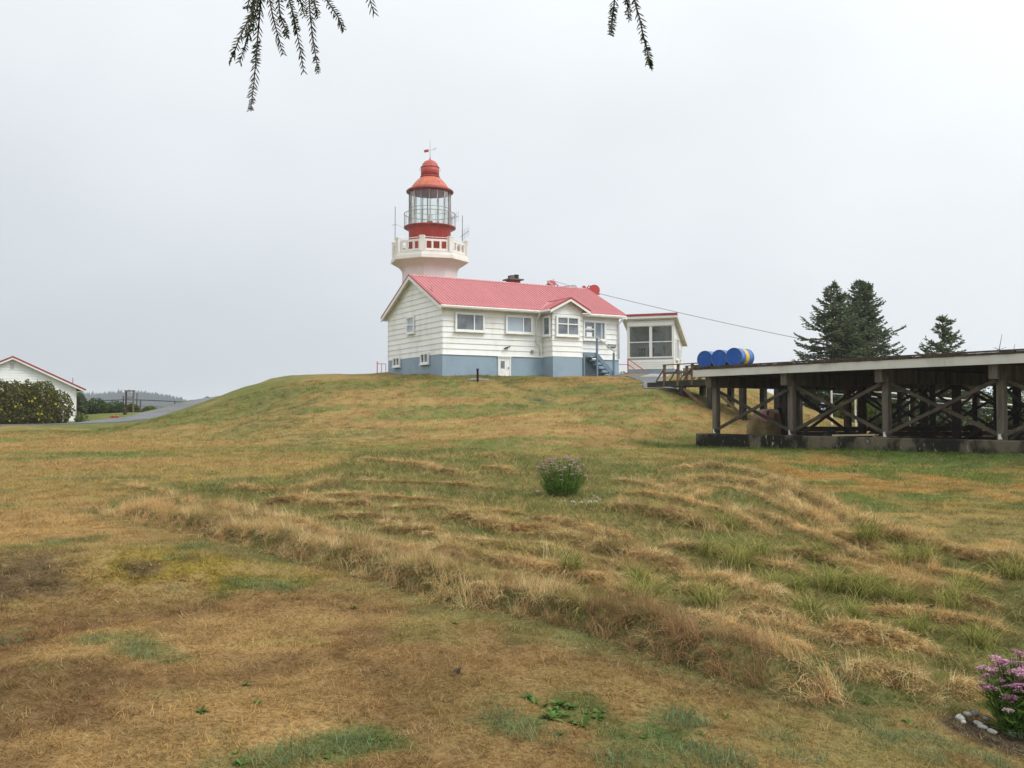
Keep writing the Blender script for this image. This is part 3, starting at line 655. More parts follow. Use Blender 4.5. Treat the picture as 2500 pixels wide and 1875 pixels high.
# basement door
da, db = s_of(1215, 917, -.004), s_of(1246, 917, -.004); dz0, dz1 = zf(1215, 917.5, da, 0), zf(1215, 872, da, 0)
DO = MB().box(da + .06, db - .06, -.045, -.002, dz0, dz1 - .06).build('door', M['white'], HOUSE)
q = MB(); q.box(da, da + .06, -.07, 0, dz0, dz1); q.box(db - .06, db, -.07, 0, dz0, dz1); q.box(da + .06, db - .06, -.07, 0, dz1 - .06, dz1); q.box(da - .04, db + .04, -.11, 0, dz1, dz1 + .035)
q.build('door_frame', M['frame'], DO)
MB().box(da + .17, db - .38, -.05, -.044, dz0 + .40, dz1 - .2).build('door_pane', M['glass'], DO)
MB().lathe([(.0, 0), (.035, 0), (.035, .05), (0, .06)], 10).build('door_handle', M['grey_metal'], DO, loc=(db - .14, -.075, dz0 + .42))
# wall lamp, meter box, plaque, downspouts
x = s_of(1237, 849, -.036); z = zf(1237, 849, x, 0)
LMP = MB().box(x - .05, x + .05, -.09, -.036, z - .06, z + .05).build('wall_lamp', M['grey_metal'], HOUSE); MB().bar((x, -.08, z + .02), (x - .2, -.16, z - .06), .08, .06).build('lamp_head', M['mossy_conc'], LMP); MB().bar((x, -.08, z), (x + .16, -.16, z + .06), .08, .06).build('lamp_head', M['mossy_conc'], LMP)
x = s_of(1299, 859, -.036); z = zf(1299, 859, x, 0); MB().box(x - .07, x + .07, -.11, -.036, z - .09, z + .09).build('meter_box', M['grey_metal'], HOUSE)
x = s_of(1493, 845, -.036); z = zf(1493, 845, x, 0)
PL = MB().box(x - .28, x + .28, -.065, -.036, z - .10, z + .10).build('plaque', M['plaque'], HOUSE)
for r in range(2):
    xx = x - .22
    while xx < x + .2:
        wv = rnd.uniform(.04, .11); MB().box(xx, min(xx + wv, x + .24), -.069, -.0655, z + .025 - r * .075, z + .055 - r * .075).build('lettering', M['paper'], PL); xx += wv + .03
x = s_of(1314, 762, -.3); x2 = s_of(1310, 800, -.07); x3 = s_of(1318, 850, -.07)
za, zb_ = ZE - ZB - .15, zf(1310, 838, x2, 0)
MB().tube([(x, -OE - .06, za), (x, -OE - .06, za - .1), (x2, -.09, za - .38), (x2, -.09, zb_), (x3, -.09, zb_ - .12), (x3, -.09, zf(1318, 868, x3, 0))], .042, 8).build('downspout', M['white'], HOUSE, True)
MB().tube([(L_ - .02, -OE - .06, za), (L_ - .02, -OE - .06, za - .1), (L_ - .06, -.09, za - .35), (L_ - .06, -.09, ZS - ZB)], .045, 8).build('downspout', M['white'], HOUSE, True)
MB().box(-.034, L_ + .034, -.05, .03, ZS - ZB - .075, ZS - ZB - .05).build('drip_board', M['trim'], HOUSE)
# small rear porch roof showing past the gable
MB().prism([(W_, ZE - ZB - .9), (W_ + .62, ZE - ZB - 1.7), (W_ + .62, ZE - ZB - 1.85), (W_, ZE - ZB - 1.85)], 'x', 1.0, 3.2).build('rear_porch', M['siding'], HOUSE)

# entrance stairs at the right of the bay
ST = empty('entrance_stairs', (HA.x + av.x * BS1, HA.y + av.y * BS1, ZB), HROT, 'blue-grey wooden entrance stairs with handrail beside the entrance bay', 'stairs')
lz = zf(1440, 861, 8.9, -.9); gl = gz(*(HA + av * 10.6 - bv * .6)) - ZB
X0, XL = .05, s_of(1456, 861, -1.05) - BS1; XE = s_of(1497, 909, -1.05) - BS1
MB().box(X0, XL + .02, -1.05, -.04, lz - .06, lz).build('landing', M['bluepaint'], ST); MB().box(X0, XL + .03, -1.09, -1.052, lz - .24, lz - .002).build('landing_beam', M['bluepaint'], ST)
nst = 5
for k in range(nst):
    zz = lz + (gl - lz) * (k + 1) / (nst + 1); xx = XL + (XE - XL) * (k + .25) / nst
    MB().box(xx, xx + .30, -1.03, -.08, zz - .045, zz).build('tread', M['bluepaint'], ST)
for y in (-1.06, -.09):
    MB().bar((XL, y, lz - .12), (XE + .02, y, gl + .05), .05, .24).build('stringer', M['bluepaint'], ST)
hz = zf(1456, 825, 9, -1.05)
MB().box(XL - .05, XL + .05, -1.16, -1.07, gl - .15, hz).build('post', M['bluepaint'], ST); MB().box(XE - .05, XE + .05, -1.16, -1.07, gl - .15, zf(1497, 861, 10.2, -1.05)).build('post', M['bluepaint'], ST)
MB().bar((XL, -1.11, hz + .03), (XE + .08, -1.11, zf(1497, 860, 10.2, -1.05) + .03), .09, .05).build('handrail', M['white_board'], ST)
MB().bar((X0, -1.11, hz + .035), (XL + .12, -1.11, hz + .035), .09, .05).build('handrail', M['white_board'], ST)
MB().bar((X0 + .05, -1.11, gl - .3), (X0 + .05, -1.11, lz - .06), .09, .09).build('post', M['bluepaint'], ST)

# vent pipe and slab in front of the house
vx, vy = drop(1166, 932); VP = empty('vent_pipe', (vx, vy, gz(vx, vy)), 0, 'dark rusty vent pipe standing on the slope before the house', 'pipe')
MB().lathe([(.055, -.2), (.055, .60), (.07, .60), (.07, .66), (.0, .66)], 12).build('pipe', M['rust'], VP, True)
SL = MB(); n = 9; pts = [(math.cos(k / n * 6.283) * (.60 + .1 * math.sin(k * 2.3)), math.sin(k / n * 6.283) * (.3 + .06 * math.cos(k * 3.1))) for k in range(n)]
SL.prism(pts, 'z', -.35, .05); so = SL.build('stone_slab', M['conc'], None, loc=(vx - .02, vy + .42, gz(vx, vy + .42) + .02)); so.rotation_euler = (.10, 0, .1)
tag(so, 'flat grey stone slab at the foot of the vent pipe', 'slab')

# ------------------------------------------------------------------ lighthouse
TY = 66.0; tc0 = at(1048.5, 900, TY)
def zt(zy): return at(1048.5, 330 + .217 * zy, TY).z - 3.6
LH = empty('lighthouse', (tc0.x, TY, 3.6), 0, 'octagonal white lighthouse tower with red lantern and domed roof', 'lighthouse')
A8 = math.radians(-6.5)
MB().lathe([(2.25, -1.0), (2.12, 1.5), (1.97, zt(1600)), (1.97, zt(1560)), (2.0, zt(1535)), (2.10, zt(1510)), (2.32, zt(1482)), (2.72, zt(1446))], 8, a0=A8).build('shaft', M['pink_conc'], LH)
MB().lathe([(2.74, zt(1446)), (2.80, zt(1440)), (2.80, zt(1402)), (2.70, zt(1398)), (2.70, zt(1368)), (.2, zt(1364))], 8, a0=A8).build('gallery_slab', M['parapet'], LH)
RP8 = 2.56
for k in range(8):
    t = A8 + k * math.pi / 4; c = Vector((math.sin(t), -math.cos(t), 0)) * RP8
    m = MB().box(-.165, .165, -.13, .16, zt(1368) - .01, zt(1208)); m.box(-.185, .185, -.15, .18, zt(1214), zt(1206) + .03)
    o = m.build('pier', M['parapet'], LH, loc=c); o.rotation_euler = (0, 0, t)
    t2 = t + math.pi / 8; ap = RP8 * math.cos(math.pi / 8); hw = RP8 * math.sin(math.pi / 8) - .2
    m = MB(); zb1, z_lo, z_hi, ztp = zt(1366), zt(1338), zt(1258), zt(1236)
    m.box(-hw, hw, -.06, .06, zb1 + .03, z_lo); m.box(-hw, hw, -.06, .06, z_hi, ztp)
    m.box(-hw, -hw + .09, -.06, .06, z_lo, z_hi); m.box(hw - .09, hw, -.06, .06, z_lo, z_hi)
    for sx in (-.36, .36): m.box(sx * hw - .06, sx * hw + .06, -.058, .058, z_lo, z_hi)
    o = m.build('balustrade', M['parapet'], LH, loc=Vector((math.sin(t2), -math.cos(t2), 0)) * (ap - .01)); o.rotation_euler = (0, 0, t2)
    o = MB().tube([(-hw - .05, 0, zt(1216)), (hw + .05, 0, zt(1216))], .022, 6).build('top_rail', M['white'], LH, loc=Vector((math.sin(t2), -math.cos(t2), 0)) * (ap - .02)); o.rotation_euler = (0, 0, t2)
MB().lathe([(1.47, zt(1364)), (1.47, zt(1086)), (1.50, zt(1080)), (1.78, zt(1056)), (1.81, zt(1050)), (1.81, zt(1038)), (1.3, zt(1034))], 40).build('lantern_base', M['red_l'], LH, True)
for k in range(12):
    t = k * math.pi / 6 + .2; MB().box(-.03, .03, -.012, .02, zt(1362), zt(1090)).build('plate_seam', M['red_l'], LH, loc=(1.47 * math.sin(t), -1.47 * math.cos(t), 0)).rotation_euler = (0, 0, t)
MB().lathe([(1.62, zt(1070)), (1.83, zt(1052)), (1.83, zt(1040)), (1.6, zt(1037))], 40).build('lantern_gallery', M['maroon'], LH, True)
# lantern glazing
zg0, zg1 = zt(1036), zt(652); RG = 1.45; nb = 16
for k in range(nb):
    t = math.radians(3) + k * 2 * math.pi / nb; c = (RG * math.sin(t), -RG * math.cos(t), 0)
    MB().box(-.019, .019, -.035, .03, zg0, zg1).build('glazing_bar', M['bar_white'] if k % 3 else M['bar'], LH, loc=c).rotation_euler = (0, 0, t)
    t2 = t + math.pi / nb; ap = (RG - .01) * math.cos(math.pi / nb); hw = RG * math.sin(math.pi / nb) - .012
    o = MB().box(-hw, hw, -.004, .004, zg0, zg1).build('lantern_pane', M['lantern_glass'], LH, loc=(ap * math.sin(t2), -ap * math.cos(t2), 0)); o.rotation_euler = (0, 0, t2)
def ring(r, z, th, n=48):
    pr = [(r + th * math.cos(a), z + th * math.sin(a)) for a in [i * math.pi / 3 for i in range(6)]]
    return MB().lathe(pr, n, closed=True)
ring(1.80, zt(893), .024).build('gallery_handrail', M['bar'], LH, True)
for k in range(24):
    t = k * 2 * math.pi / 24 + .05; MB().tube([(1.80 * math.sin(t), -1.80 * math.cos(t), zt(1045)), (1.80 * math.sin(t), -1.80 * math.cos(t), zt(893))], .013, 5).build('stanchion', M['bar'], LH)
ring(1.47, (zg0 + zg1) / 2 + .02, .016).build('glazing_ring', M['bar'], LH, True)
# roof of the lantern
MB().lathe([(1.52, zt(656)), (1.66, zt(650)), (1.67, zt(638)), (1.60, zt(625)), (1.38, zt(614)), (1.0, zt(610))], 48).build('lantern_cornice', M['maroon'], LH, True)
MB().lathe([(1.50, zt(654)), (1.2, zt(648)), (.5, zt(636)), (.05, zt(632))], 40).build('lantern_ceiling', M['ceiling'], LH, True)
for k in range(6):
    t = k * math.pi / 3; MB().bar((0, 0, zt(640) - .02), (1.4 * math.sin(t), -1.4 * math.cos(t), zt(654) - .03), .05, .05).build('ceiling_rib', M['ceiling'], LH)
dome = []
for i in range(13):
    a = i / 12 * math.radians(62); dome.append((1.40 * math.cos(a) ** .9, zt(616) + (zt(484) - zt(616)) * math.sin(a) / math.sin(math.radians(62))))
dome = [(1.40, zt(616)), (1.345, zt(602)), (1.27, zt(584)), (1.17, zt(562)), (1.05, zt(538)), (.93, zt(517)), (.80, zt(499)), (.66, zt(484))]
MB().lathe(dome, 48).build('dome', M['orange_l'], LH, True)
for k in range(12):
    t = k * math.pi / 6 + .1; MB().tube([(r * 1.004 * math.sin(t), -r * 1.004 * math.cos(t), z) for r, z in dome], .012, 4, False).build('dome_seam', M['orange_l'], LH)
MB().lathe([(.66, zt(488)), (.68, zt(486)), (.70, zt(474)), (.68, zt(466)), (.64, zt(464))], 36).build('vent_ring', M['maroon'], LH, True)
MB().lathe([(.645, zt(470)), (.645, zt(366))], 36).build('ventilator', M['red_l'], LH, True)
MB().lathe([(.66, zt(372)), (.67, zt(364)), (.60, zt(359)), (.58, zt(350)), (.52, zt(325)), (.40, zt(302)), (.24, zt(288)), (.08, zt(281)), (.05, zt(262)), (.03, zt(255)), (.0, zt(252))], 36).build('ventilator_cap', M['dome_s'], LH, True)
ring(.74, zt(392), .012, 36).build('ventilator_ring', M['bar'], LH, True)
MB().tube([(0, 0, zt(262)), (0, 0, zt(200)), (0, 0, zt(60))], [.022, .018, .008], 6).lathe([(0, zt(222)), (.03, zt(218)), (0, zt(214))], 8).build('spire', M['bar'], LH)
va = math.radians(-14)
MB().bar((-.10, 0, zt(173)), (-.42, .02, zt(181)), .012, .19).prism([(-.42, zt(168)), (-.36, zt(180)), (-.42, zt(194))], 'y', -.006, .02).build('weather_vane', M['red_l'], LH)
vn = MB().tube([(-.12, 0, zt(174)), (.27, 0, zt(160))], .010, 5); vn.tube([(.25, 0, zt(160)), (.30, 0, zt(145)), (.38, 0, zt(142)), (.43, 0, zt(149)), (.37, 0, zt(160)), (.30, 0, zt(165)), (.25, 0, zt(160))], .012, 5); vn.build('vane_arrow', M['bar'], LH)
# lamp and ladder inside
LM = MB().lathe([(.16, zg0 + .0), (.30, zg0 + .06), (.20, zg0 + .16), (.08, zg0 + .22), (.08, zg0 + .34), (.20, zg0 + .38)], 20).build('lamp_stand', M['dark_metal'], LH, True)
MB().lathe([(.19, zg0 + .38), (.20, zg0 + .44), (.20, zg0 + .80), (.17, zg0 + .84)], 20).build('lens', M['white'], LM, True)
MB().lathe([(.0, -.12), (.16, -.08), (.24, .02), (.25, .06)], 20).build('reflector', M['dark_metal'], LH, True, loc=(.5, .1, zg0 + .24)).rotation_euler = (0, -1.1, 0)
MB().bar((-.25, .85, zg0), (-.25, .85, zg1), .6, .02, (1, 0, 0)).build('curtain_panel', M['curtain'], LH)
# antennas on the gallery
def tx(zx, y=0.0): return (zx - 595) / 160.6
for zx, z_t, zb2, yy in ((220, 835, 1215, -.9), (970, 930, 1215, -.8)):
    MB().tube([(tx(zx), yy, zt(zb2)), (tx(zx), yy, zt(z_t))], .028, 6).build('antenna_mast', M['grey_metal'], LH)
MB().tube([(tx(186), -.9, zt(1044)), (tx(234), -.9, zt(1030))], .018, 5).tube([(tx(220), -.9, zt(1032)), (tx(262), -.6, zt(1040)), (tx(300), -.3, zt(1048))], .008, 4).build('antenna_arm', M['grey_metal'], LH)
for (p, q, ln) in (((tx(950), -.8, zt(1170)), (tx(1042), -.9, zt(1106)), .36), ((tx(815), -.9, zt(990)), (tx(926), -1.0, zt(945)), .36)):
    p, q = Vector(p), Vector(q); m = MB().tube([p, q], .02, 5)
    for k in range(5):
        c = p.lerp(q, .3 + .7 * k / 4); m.tube([c - Vector((0, 0, ln)), c + Vector((0, 0, ln))], .008, 4)
    m.build('yagi_antenna', M['grey_metal'], LH)
MB().tube([(tx(240), -.4, zt(1468)), (tx(262), -.4, zt(1510)), (tx(292), -.4, zt(1552))], .03, 6).build('drain_pipe', M['white'], LH)

# ------------------------------------------------------------------ observation hut
HT0 = Vector((10.16, 59.0)); ha = Vector((-.934, .358)); hrot = math.atan2(-.358, .934)
HZ = 4.05
LW, LD = 2.97, 2.70
ho = HT0 + ha * LW
HUT = empty('observation_hut', (ho.x, ho.y, HZ), hrot, 'small white weather observation hut with a sloping roof and big front windows', 'hut')
zw0 = at(1600, 900, 59.5).z - HZ; zft = at(1640, 782, 59.2).z - HZ; zbk = at(1666, 838, 61.5).z - HZ
wz0, wz1 = at(1590, 871, 59.5).z - HZ, at(1590, 797, 59.5).z - HZ
MB().box(0, LW, 0, LD, -1.0, zw0).build('foundation', M['foundation'], HUT)
# walls as shells so that the room shows through the glass
m = MB(); m.box(0.012, LW - .012, .012, .10, zw0, wz0 - .08); m.box(0.012, LW - .012, .012, .10, wz1 + .04, zft - .03); m.build('front_wall', M['wall_core'], HUT)
MB().box(.012, LW - .012, LD - .10, LD - .012, zw0, zbk - .03).build('back_wall', M['white'], HUT)
for x0, x1 in ((.012, .10), (LW - .10, LW - .012)):
    MB().prism([(.10, zw0), (LD - .10, zw0), (LD - .10, zbk - .03), (.10, zft - .06)], 'x', x0, x1).build('side_wall', M['white'], HUT)
MB().box(.10, LW - .10, .10, LD - .10, zw0, zw0 + .03).build('hut_floor', M['dark_wood'], HUT)
e2 = .145; i = 0
while zw0 + i * e2 < zft - .05:
    z0 = zw0 - .02 + i * e2; z1 = z0 + e2 + .008; i += 1
    if z1 < wz0 - .06 or z0 > wz1 + .05:
        if z1 < zft: board_mesh([(0, .012, z0), (LW, .012, z0)], [(0, .012, z1), (LW, .012, z1)], (0, -.6, 0)).build('siding_board', M['siding_new'], HUT)
    def ym(z): return min(LD, max(0, LD * (zft - .04 - z) / (zft - zbk)))
    y0, y1 = ym(z0), ym(z1)
    if y0 > .08:
        board_mesh([(LW - .012, 0, z0), (LW - .012, y0, z0)], [(LW - .012, 0, z1), (LW - .012, max(y1, .02), z1)], (.6, 0, 0)).build('siding_board', M['siding_new'], HUT)
        board_mesh([(.012, y0, z0), (.012, 0, z0)], [(.012, max(y1, .02), z1), (.012, 0, z1)], (-.6, 0, 0)).build('siding_board', M['siding_new'], HUT)
        if z1 < zbk: board_mesh([(LW, LD - .012, z0), (0, LD - .012, z0)], [(LW, LD - .012, z1), (0, LD - .012, z1)], (0, .6, 0)).build('siding_board', M['siding_new'], HUT)
for x0 in (-.03, LW - .07): MB().box(x0, x0 + .10, -.035, .011, zw0 - .02, zft - .03).build('corner_board', M['trim'], HUT)
# big window: two lights wide, each with an upper and lower pane
hw_ = MB(); X1, X2 = .14, LW - .12; mid = (X1 + X2) / 2 + .0; zr_ = wz0 + (wz1 - wz0) * .49
hw_.box(X1 - .06, X2 + .06, -.04, .10, wz0 - .08, wz0); hw_.box(X1 - .06, X2 + .06, -.04, .10, wz1, wz1 + .06); hw_.box(X1 - .06, X1, -.04, .10, wz0, wz1); hw_.box(X2, X2 + .06, -.04, .10, wz0, wz1); hw_.box(mid - .09, mid + .09, -.03, .10, wz0, wz1)
hw_.box(X1, mid - .09, -.02, .06, zr_ - .025, zr_ + .025); hw_.box(mid + .09, X2, -.02, .06, zr_ - .025, zr_ + .025)
HW = hw_.build('window', M['frame'], HUT)
for x0, x1 in ((X1, mid - .09), (mid + .09, X2)):
    for z0, z1 in ((wz0, zr_ - .025), (zr_ + .025, wz1)): MB().box(x0, x1, .03, .036, z0, z1).build('pane', M['hut_glass'], HW)
o = MB().bar((X1 - .1, -.10, wz1 + .15), (X2 + .1, -.10, wz1 + .15), .03, .22).build('awning', M['trim'], HUT)
# inside
yb = LD - .105
MB().box(.75, 1.15, yb - .02, yb, wz0 + .05, wz0 + .75).build('poster', M['poster_red'], HUT); MB().box(1.75, 2.15, yb - .02, yb, wz0 + .3, wz0 + .85).build('poster', M['poster_grey'], HUT)
MB().box(.18, .55, yb - .3, yb - .05, zw0 + .03, wz0 + .75).build('cabinet', M['poster_green'], HUT)
MB().box(.85, .98, yb - .03, yb - .021, wz0 + .28, wz0 + .52).build('poster_print', M['paper'], HUT)
dk = MB().box(.6, 2.6, yb - .7, yb - .03, wz0 + .02, wz0 + .06); dk.box(.65, .72, yb - .66, yb - .1, zw0 + .03, wz0 + .02); dk.box(2.5, 2.57, yb - .66, yb - .1, zw0 + .03, wz0 + .02); dk.build('desk', M['rail_wood'], HUT)
MB().box(1.25, 1.6, yb - .45, yb - .2, wz0 + .06, wz0 + .36).build('instrument', M['dark_metal'], HUT); MB().box(1.52, 1.70, .3, .42, wz0 - .05, wz0 + .2).build('box_file', M['poster_red'], HUT)
m = MB(); xs = [2.38 + .025 * k for k in range(10)]
for k in range(9): m.add([(xs[k], .20 + .03 * (k % 2), wz0 - .1), (xs[k+1], .20 + .03 * ((k+1) % 2), wz0 - .1), (xs[k+1], .20 + .03 * ((k+1) % 2), wz1), (xs[k], .20 + .03 * (k % 2), wz1)], [(0, 1, 2, 3)])
m.build('curtain', M['curtain'], HUT)
# roof
ro = .28; rs = (zft - zbk) / LD
HR = MB().prism([(-ro - .05, zft + (ro + .05) * rs), (LD + .34, zbk - .34 * rs), (LD + .34, zbk - .34 * rs + .12), (-ro - .05, zft + (ro + .05) * rs + .12)], 'x', -ro, LW + ro).build('roof', M['soffit'], HUT)
MB().prism([(-ro - .10, zft + (ro + .1) * rs + .125), (LD + .36, zbk - .36 * rs + .125), (LD + .36, zbk - .36 * rs + .16), (-ro - .10, zft + (ro + .1) * rs + .16)], 'x', -ro - .03, LW + ro + .03).build('roof_sheet', M['roof'], HR)
MB().box(-ro - .03, LW + ro + .03, -ro - .14, -ro - .102, zft + .19 + (ro - .1) * rs, zft + .24 + (ro + .1) * rs).build('roof_flashing', M['roof_edge'], HR)
MB().box(-ro - .02, LW + ro + .02, -ro - .10, -ro - .052, zft + .0 + (ro + .05) * rs - .03, zft + (ro + .05) * rs + .125).build('fascia_board', M['trim'], HR)
for x0, x1 in ((-ro - .03, -ro), (LW + ro, LW + ro + .03)):
    MB().prism([(-ro - .05, zft + (ro + .05) * rs - .04), (LD + .34, zbk - .34 * rs - .04), (LD + .34, zbk - .34 * rs + .12), (-ro - .05, zft + (ro + .05) * rs + .12)], 'x', x0, x1).build('rake_board', M['trim'], HR)
MB().box(-ro, LW + ro, LD + .35, LD + .45, zbk - .34 * rs - .02, zbk - .34 * rs + .10).build('gutter', M['white'], HR)
for y0, wz, ww2 in ((.45, .5, .40), (1.75, .15, .2)):
    window(HUT, (LW + .012, y0, wz0 - .2 + (0.0 if wz == .5 else .1)), math.pi / 2, ww2 * 2, (wz1 - wz0) * (.72 if wz == .5 else .36), [(0, .5, 0, 1, GD), (.5, 1, 0, 1, GD)], casing=.06)

# red handrails by the hut and behind the crest
p0, p1, p2 = at(1533, 876, 57.2), at(1510, 890, 57.2), at(1577, 907, 56.4)
RR = empty('red_handrail', (p0.x, p0.y, gz(p0.x, p0.y)), 0, 'red pipe handrail sloping down in front of the observation hut', 'handrail')
O = Vector(RR.location)
MB().tube([p0 - O - Vector((0, 0, .9)), p0 - O], .035, 6).build('post', M['red_rail'], RR)
MB().tube([p0 - O, p2 - O], .028, 6).build('rail', M['red_rail'], RR); MB().tube([p0 - O - Vector((0, 0, .33)), p2 - O + Vector((-.45, .2, -.0))], .024, 6).build('rail', M['red_rail'], RR); MB().tube([p1 - O, Vector((p0.x, p0.y, p1.z)) - O], .022, 6).build('rail', M['red_rail'], RR)
p0 = at(921, 884, 66); zg = gz(p0.x, p0.y)
RR = empty('red_railing', (p0.x, p0.y, zg), 0, 'short red pipe railing on the crest beside the house gable', 'railing')
for dx in (0, .31, .6):
    MB().tube([(dx, 0, -.2), (dx, 0, p0.z - zg - (.12 if dx else -.05))], .035 if not dx else .022, 6).build('post', M['red_rail'], RR)
MB().tube([(0, 0, p0.z - zg - .12), (.6, 0, p0.z - zg - .12)], .022, 6).build('rail', M['red_rail'], RR); MB().tube([(0, 0, .12), (.6, 0, .12)], .022, 6).build('rail', M['red_rail'], RR)
u = at(1681, 898, 61); zg = gz(u.x, u.y)
ub = empty('utility_box', (u.x, u.y, zg), .4, 'grey metal utility box on the slope behind the walkway railing', 'utility box')
MB().box(-.3, .3, -.2, .2, -.5, u.z - zg).build('box_body', M['grey_metal'], ub); MB().box(-.26, .26, -.215, -.202, .0, u.z - zg - .08).build('box_door', M['grey_metal'], ub)

# red winch machinery behind the house ridge and the cable
w = at(1346, 694, 60.5); DR = empty('cable_derrick', (w.x, w.y, gz(w.x, w.y)), 0, 'red winch drum with grey boom arms rising above the middle of the house ridge', 'winch')
O = Vector(DR.location)
def dl(u, v, Y=60.5): return at(u, v, Y) - O
MB().lathe([(.26, 0), (.26, dl(1346, 690).z), (.22, dl(1346, 686).z), (.0, dl(1346, 684).z)], 16).build('mast', M['red_rail'], DR, True)
MB().bar(dl(1336, 686, 60.2), dl(1357, 701, 60.2), .10, .10).build('boom', M['bar_white'], DR); MB().bar(dl(1352, 688), dl(1368, 703), .07, .07).build('boom', M['grey_metal'], DR); MB().bar(dl(1341, 690), dl(1330, 699), .06, .06).build('boom', M['grey_metal'], DR)
MB().tube([dl(1352, 681), dl(1350, 688)], .02, 5).tube([dl(1352, 686), dl(1400, 700), dl(1408, 702)], .018, 5).tube([dl(1368, 700), dl(1405, 697), dl(1408, 702)], .03, 5).build('stay', M['grey_metal'], DR)
w = at(1450, 710, 60.5); FH = empty('cable_winch', (w.x, w.y, gz(w.x, w.y)), 0, 'red cable winch with round drums above the right end of the house roof', 'winch'); O = Vector(FH.location)
m = MB(); c = dl(1450, 710); m.tube([c + Vector((0, -.3, 0)), c + Vector((0, .3, 0))], .36, 18); m.build('drum', M['red_rail'], FH)
m = MB(); c = dl(1425, 703); m.tube([c + Vector((0, -.2, 0)), c + Vector((0, .2, 0))], .13, 14); m.build('sheave', M['red_rail'], FH)
MB().bar(dl(1428, 704), dl(1446, 707), .12, .10).build('frame_arm', M['red_rail'], FH); MB().bar(dl(1440, 709), dl(1441, 697), .06, .08).build('frame_arm', M['red_rail'], FH); MB().bar(dl(1450, 717), dl(1464, 719), .12, .06).build('frame_arm', M['red_rail'], FH)
MB().add([dl(1433, 703), dl(1440, 703), dl(1439, 697)] , [(0, 1, 2)])
MB().tube([dl(1441, 697), dl(1452, 705)], .02, 5).tube([dl(1433, 703), dl(1438, 697)], .04, 5).build('stay', M['grey_metal'], FH)
MB().bar((0, 0, -.2), (c + Vector((.4, 0, -.1))), .25, .25).build('mast', M['grey_metal'], FH)
pA, pB = at(1452, 714, 60.5), at(2190, 872, 58)
cb = MB().tube([pA.lerp(pB, k / 24) - Vector((0, 0, .55 * 4 * (k/24) * (1 - k/24) * .3)) for k in range(25)], .018, 5).build('overhead_cable', M['wire'])
tag(cb, 'thin grey cable running from the red winch down past the spruces', 'cable')
# ------------------------------------------------------------------ paths by the house
def seg(p): return (p.x, p.y)
pA = HA + av * 9.2 - bv * 1.3; pB = HA + av * 11.8 - bv * 1.0
ribbon('footpath', [(pA.x, pA.y), (pB.x, pB.y), (7.6, 50.5), (7.2, 46.0), (6.85, 43.7)], .75, M['asphalt'], .045, 'grey path from the entrance stairs down to the wooden walkway', 'path', 4, .5)
ribbon('hut_path', [(7.6, 52.6), (8.4, 55.0), (9.2, 57.6)], .6, M['conc'], .06, 'pale concrete path leading to the observation hut', 'path', 4, .5)

# ------------------------------------------------------------------ timber landing platform
P0 = Vector((6.71, 33.0)); pxv = Vector((.58, -.8146)); pyv = Vector((.8146, .58)); PROT = math.atan2(pxv.y, pxv.x)
PZ = .45; PLEN, PDEP = 14.8, 11.4
PAD = empty('timber_platform', (P0.x, P0.y, PZ), PROT, 'raised timber platform on cross-braced posts with a white edge board', 'platform')
def pw_(x, y): q = P0 + pxv * x + pyv * y; return q.x, q.y
ct_, fb, ft_ = .911 - PZ, 2.877 - PZ, 3.12 - PZ
mb = MB()
nseg = 30
for k in range(nseg):   # poured footing with a slightly uneven top
    pass
prof = [(-.16, -1.0), (.20, -1.0), (.20, ct_), (-.13, ct_), (-.16, ct_ - .03)]
mb.prism(prof, 'x', -.22, 5.6); FW = mb.build('footing_wall', M['mossy_conc'], PAD)
MB().prism(prof, 'x', 5.615, PLEN + .3).build('footing_wall', M['mossy_conc'], PAD)
px_ = [.52, 3.70, 7.04, 10.36, 13.7]; py_ = [.02, 3.75, 7.5, 11.1]
# fascia boards, planks, joists, beams
xs = [-.05, 4.45, 9.1, PLEN]
for a, b in zip(xs[:-1], xs[1:]): MB().box(a, b - .006, -.42, -.37, fb, ft_).build('edge_board', M['white_board'], PAD)
MB().box(-.10, -.052, -.42, PDEP, fb, ft_).build('edge_board', M['white_board'], PAD)
nj = 17
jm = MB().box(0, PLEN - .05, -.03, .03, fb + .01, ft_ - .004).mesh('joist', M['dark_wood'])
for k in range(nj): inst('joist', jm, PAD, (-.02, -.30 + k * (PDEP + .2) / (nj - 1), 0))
npl = 74; plw = (PLEN + .1) / npl
pms = [MB().box(.006, plw - .006, -.44 - dx, PDEP + .1, 0, .055).mesh('deck_plank', M['deck_wood']) for dx in (0, .015, .03, .008)]
for k in range(npl): inst('deck_plank', pms[rnd.randrange(4)], PAD, (-.08 + k * plw, 0, ft_ + .004 + rnd.uniform(0, .012)))
MB().box(-.1, PLEN, -.455, -.40, ft_ + .07, ft_ + .115).build('toe_board', M['deck_wood'], PAD)
beam_b = 2.50 - PZ
for x in px_: MB().box(x - .13, x + .10, -.30, PDEP, beam_b, fb + .008).build('beam', M['post_wood'], PAD)
def gzl(x, y): q = pw_(x, y); return gz(*q) - PZ
postm = {}
for iy, y in enumerate(py_):
    for x in px_:
        zb = ct_ if iy == 0 else gzl(x, y) + .02
        wd = .095 if iy == 0 else .10
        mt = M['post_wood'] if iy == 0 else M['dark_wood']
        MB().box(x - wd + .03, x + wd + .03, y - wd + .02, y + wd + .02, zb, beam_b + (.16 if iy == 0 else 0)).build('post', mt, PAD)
        if iy == 0:
            MB().box(x - .02, x + .08, y - wd + .0, y - wd + .018, zb + .02, zb + .16).build('post_bracket', M['pipe_white'], PAD)
        else:
            MB().box(x - .25, x + .30, y - .25, y + .28, zb - .6, zb + .0).build('footing_block', M['conc'], PAD)
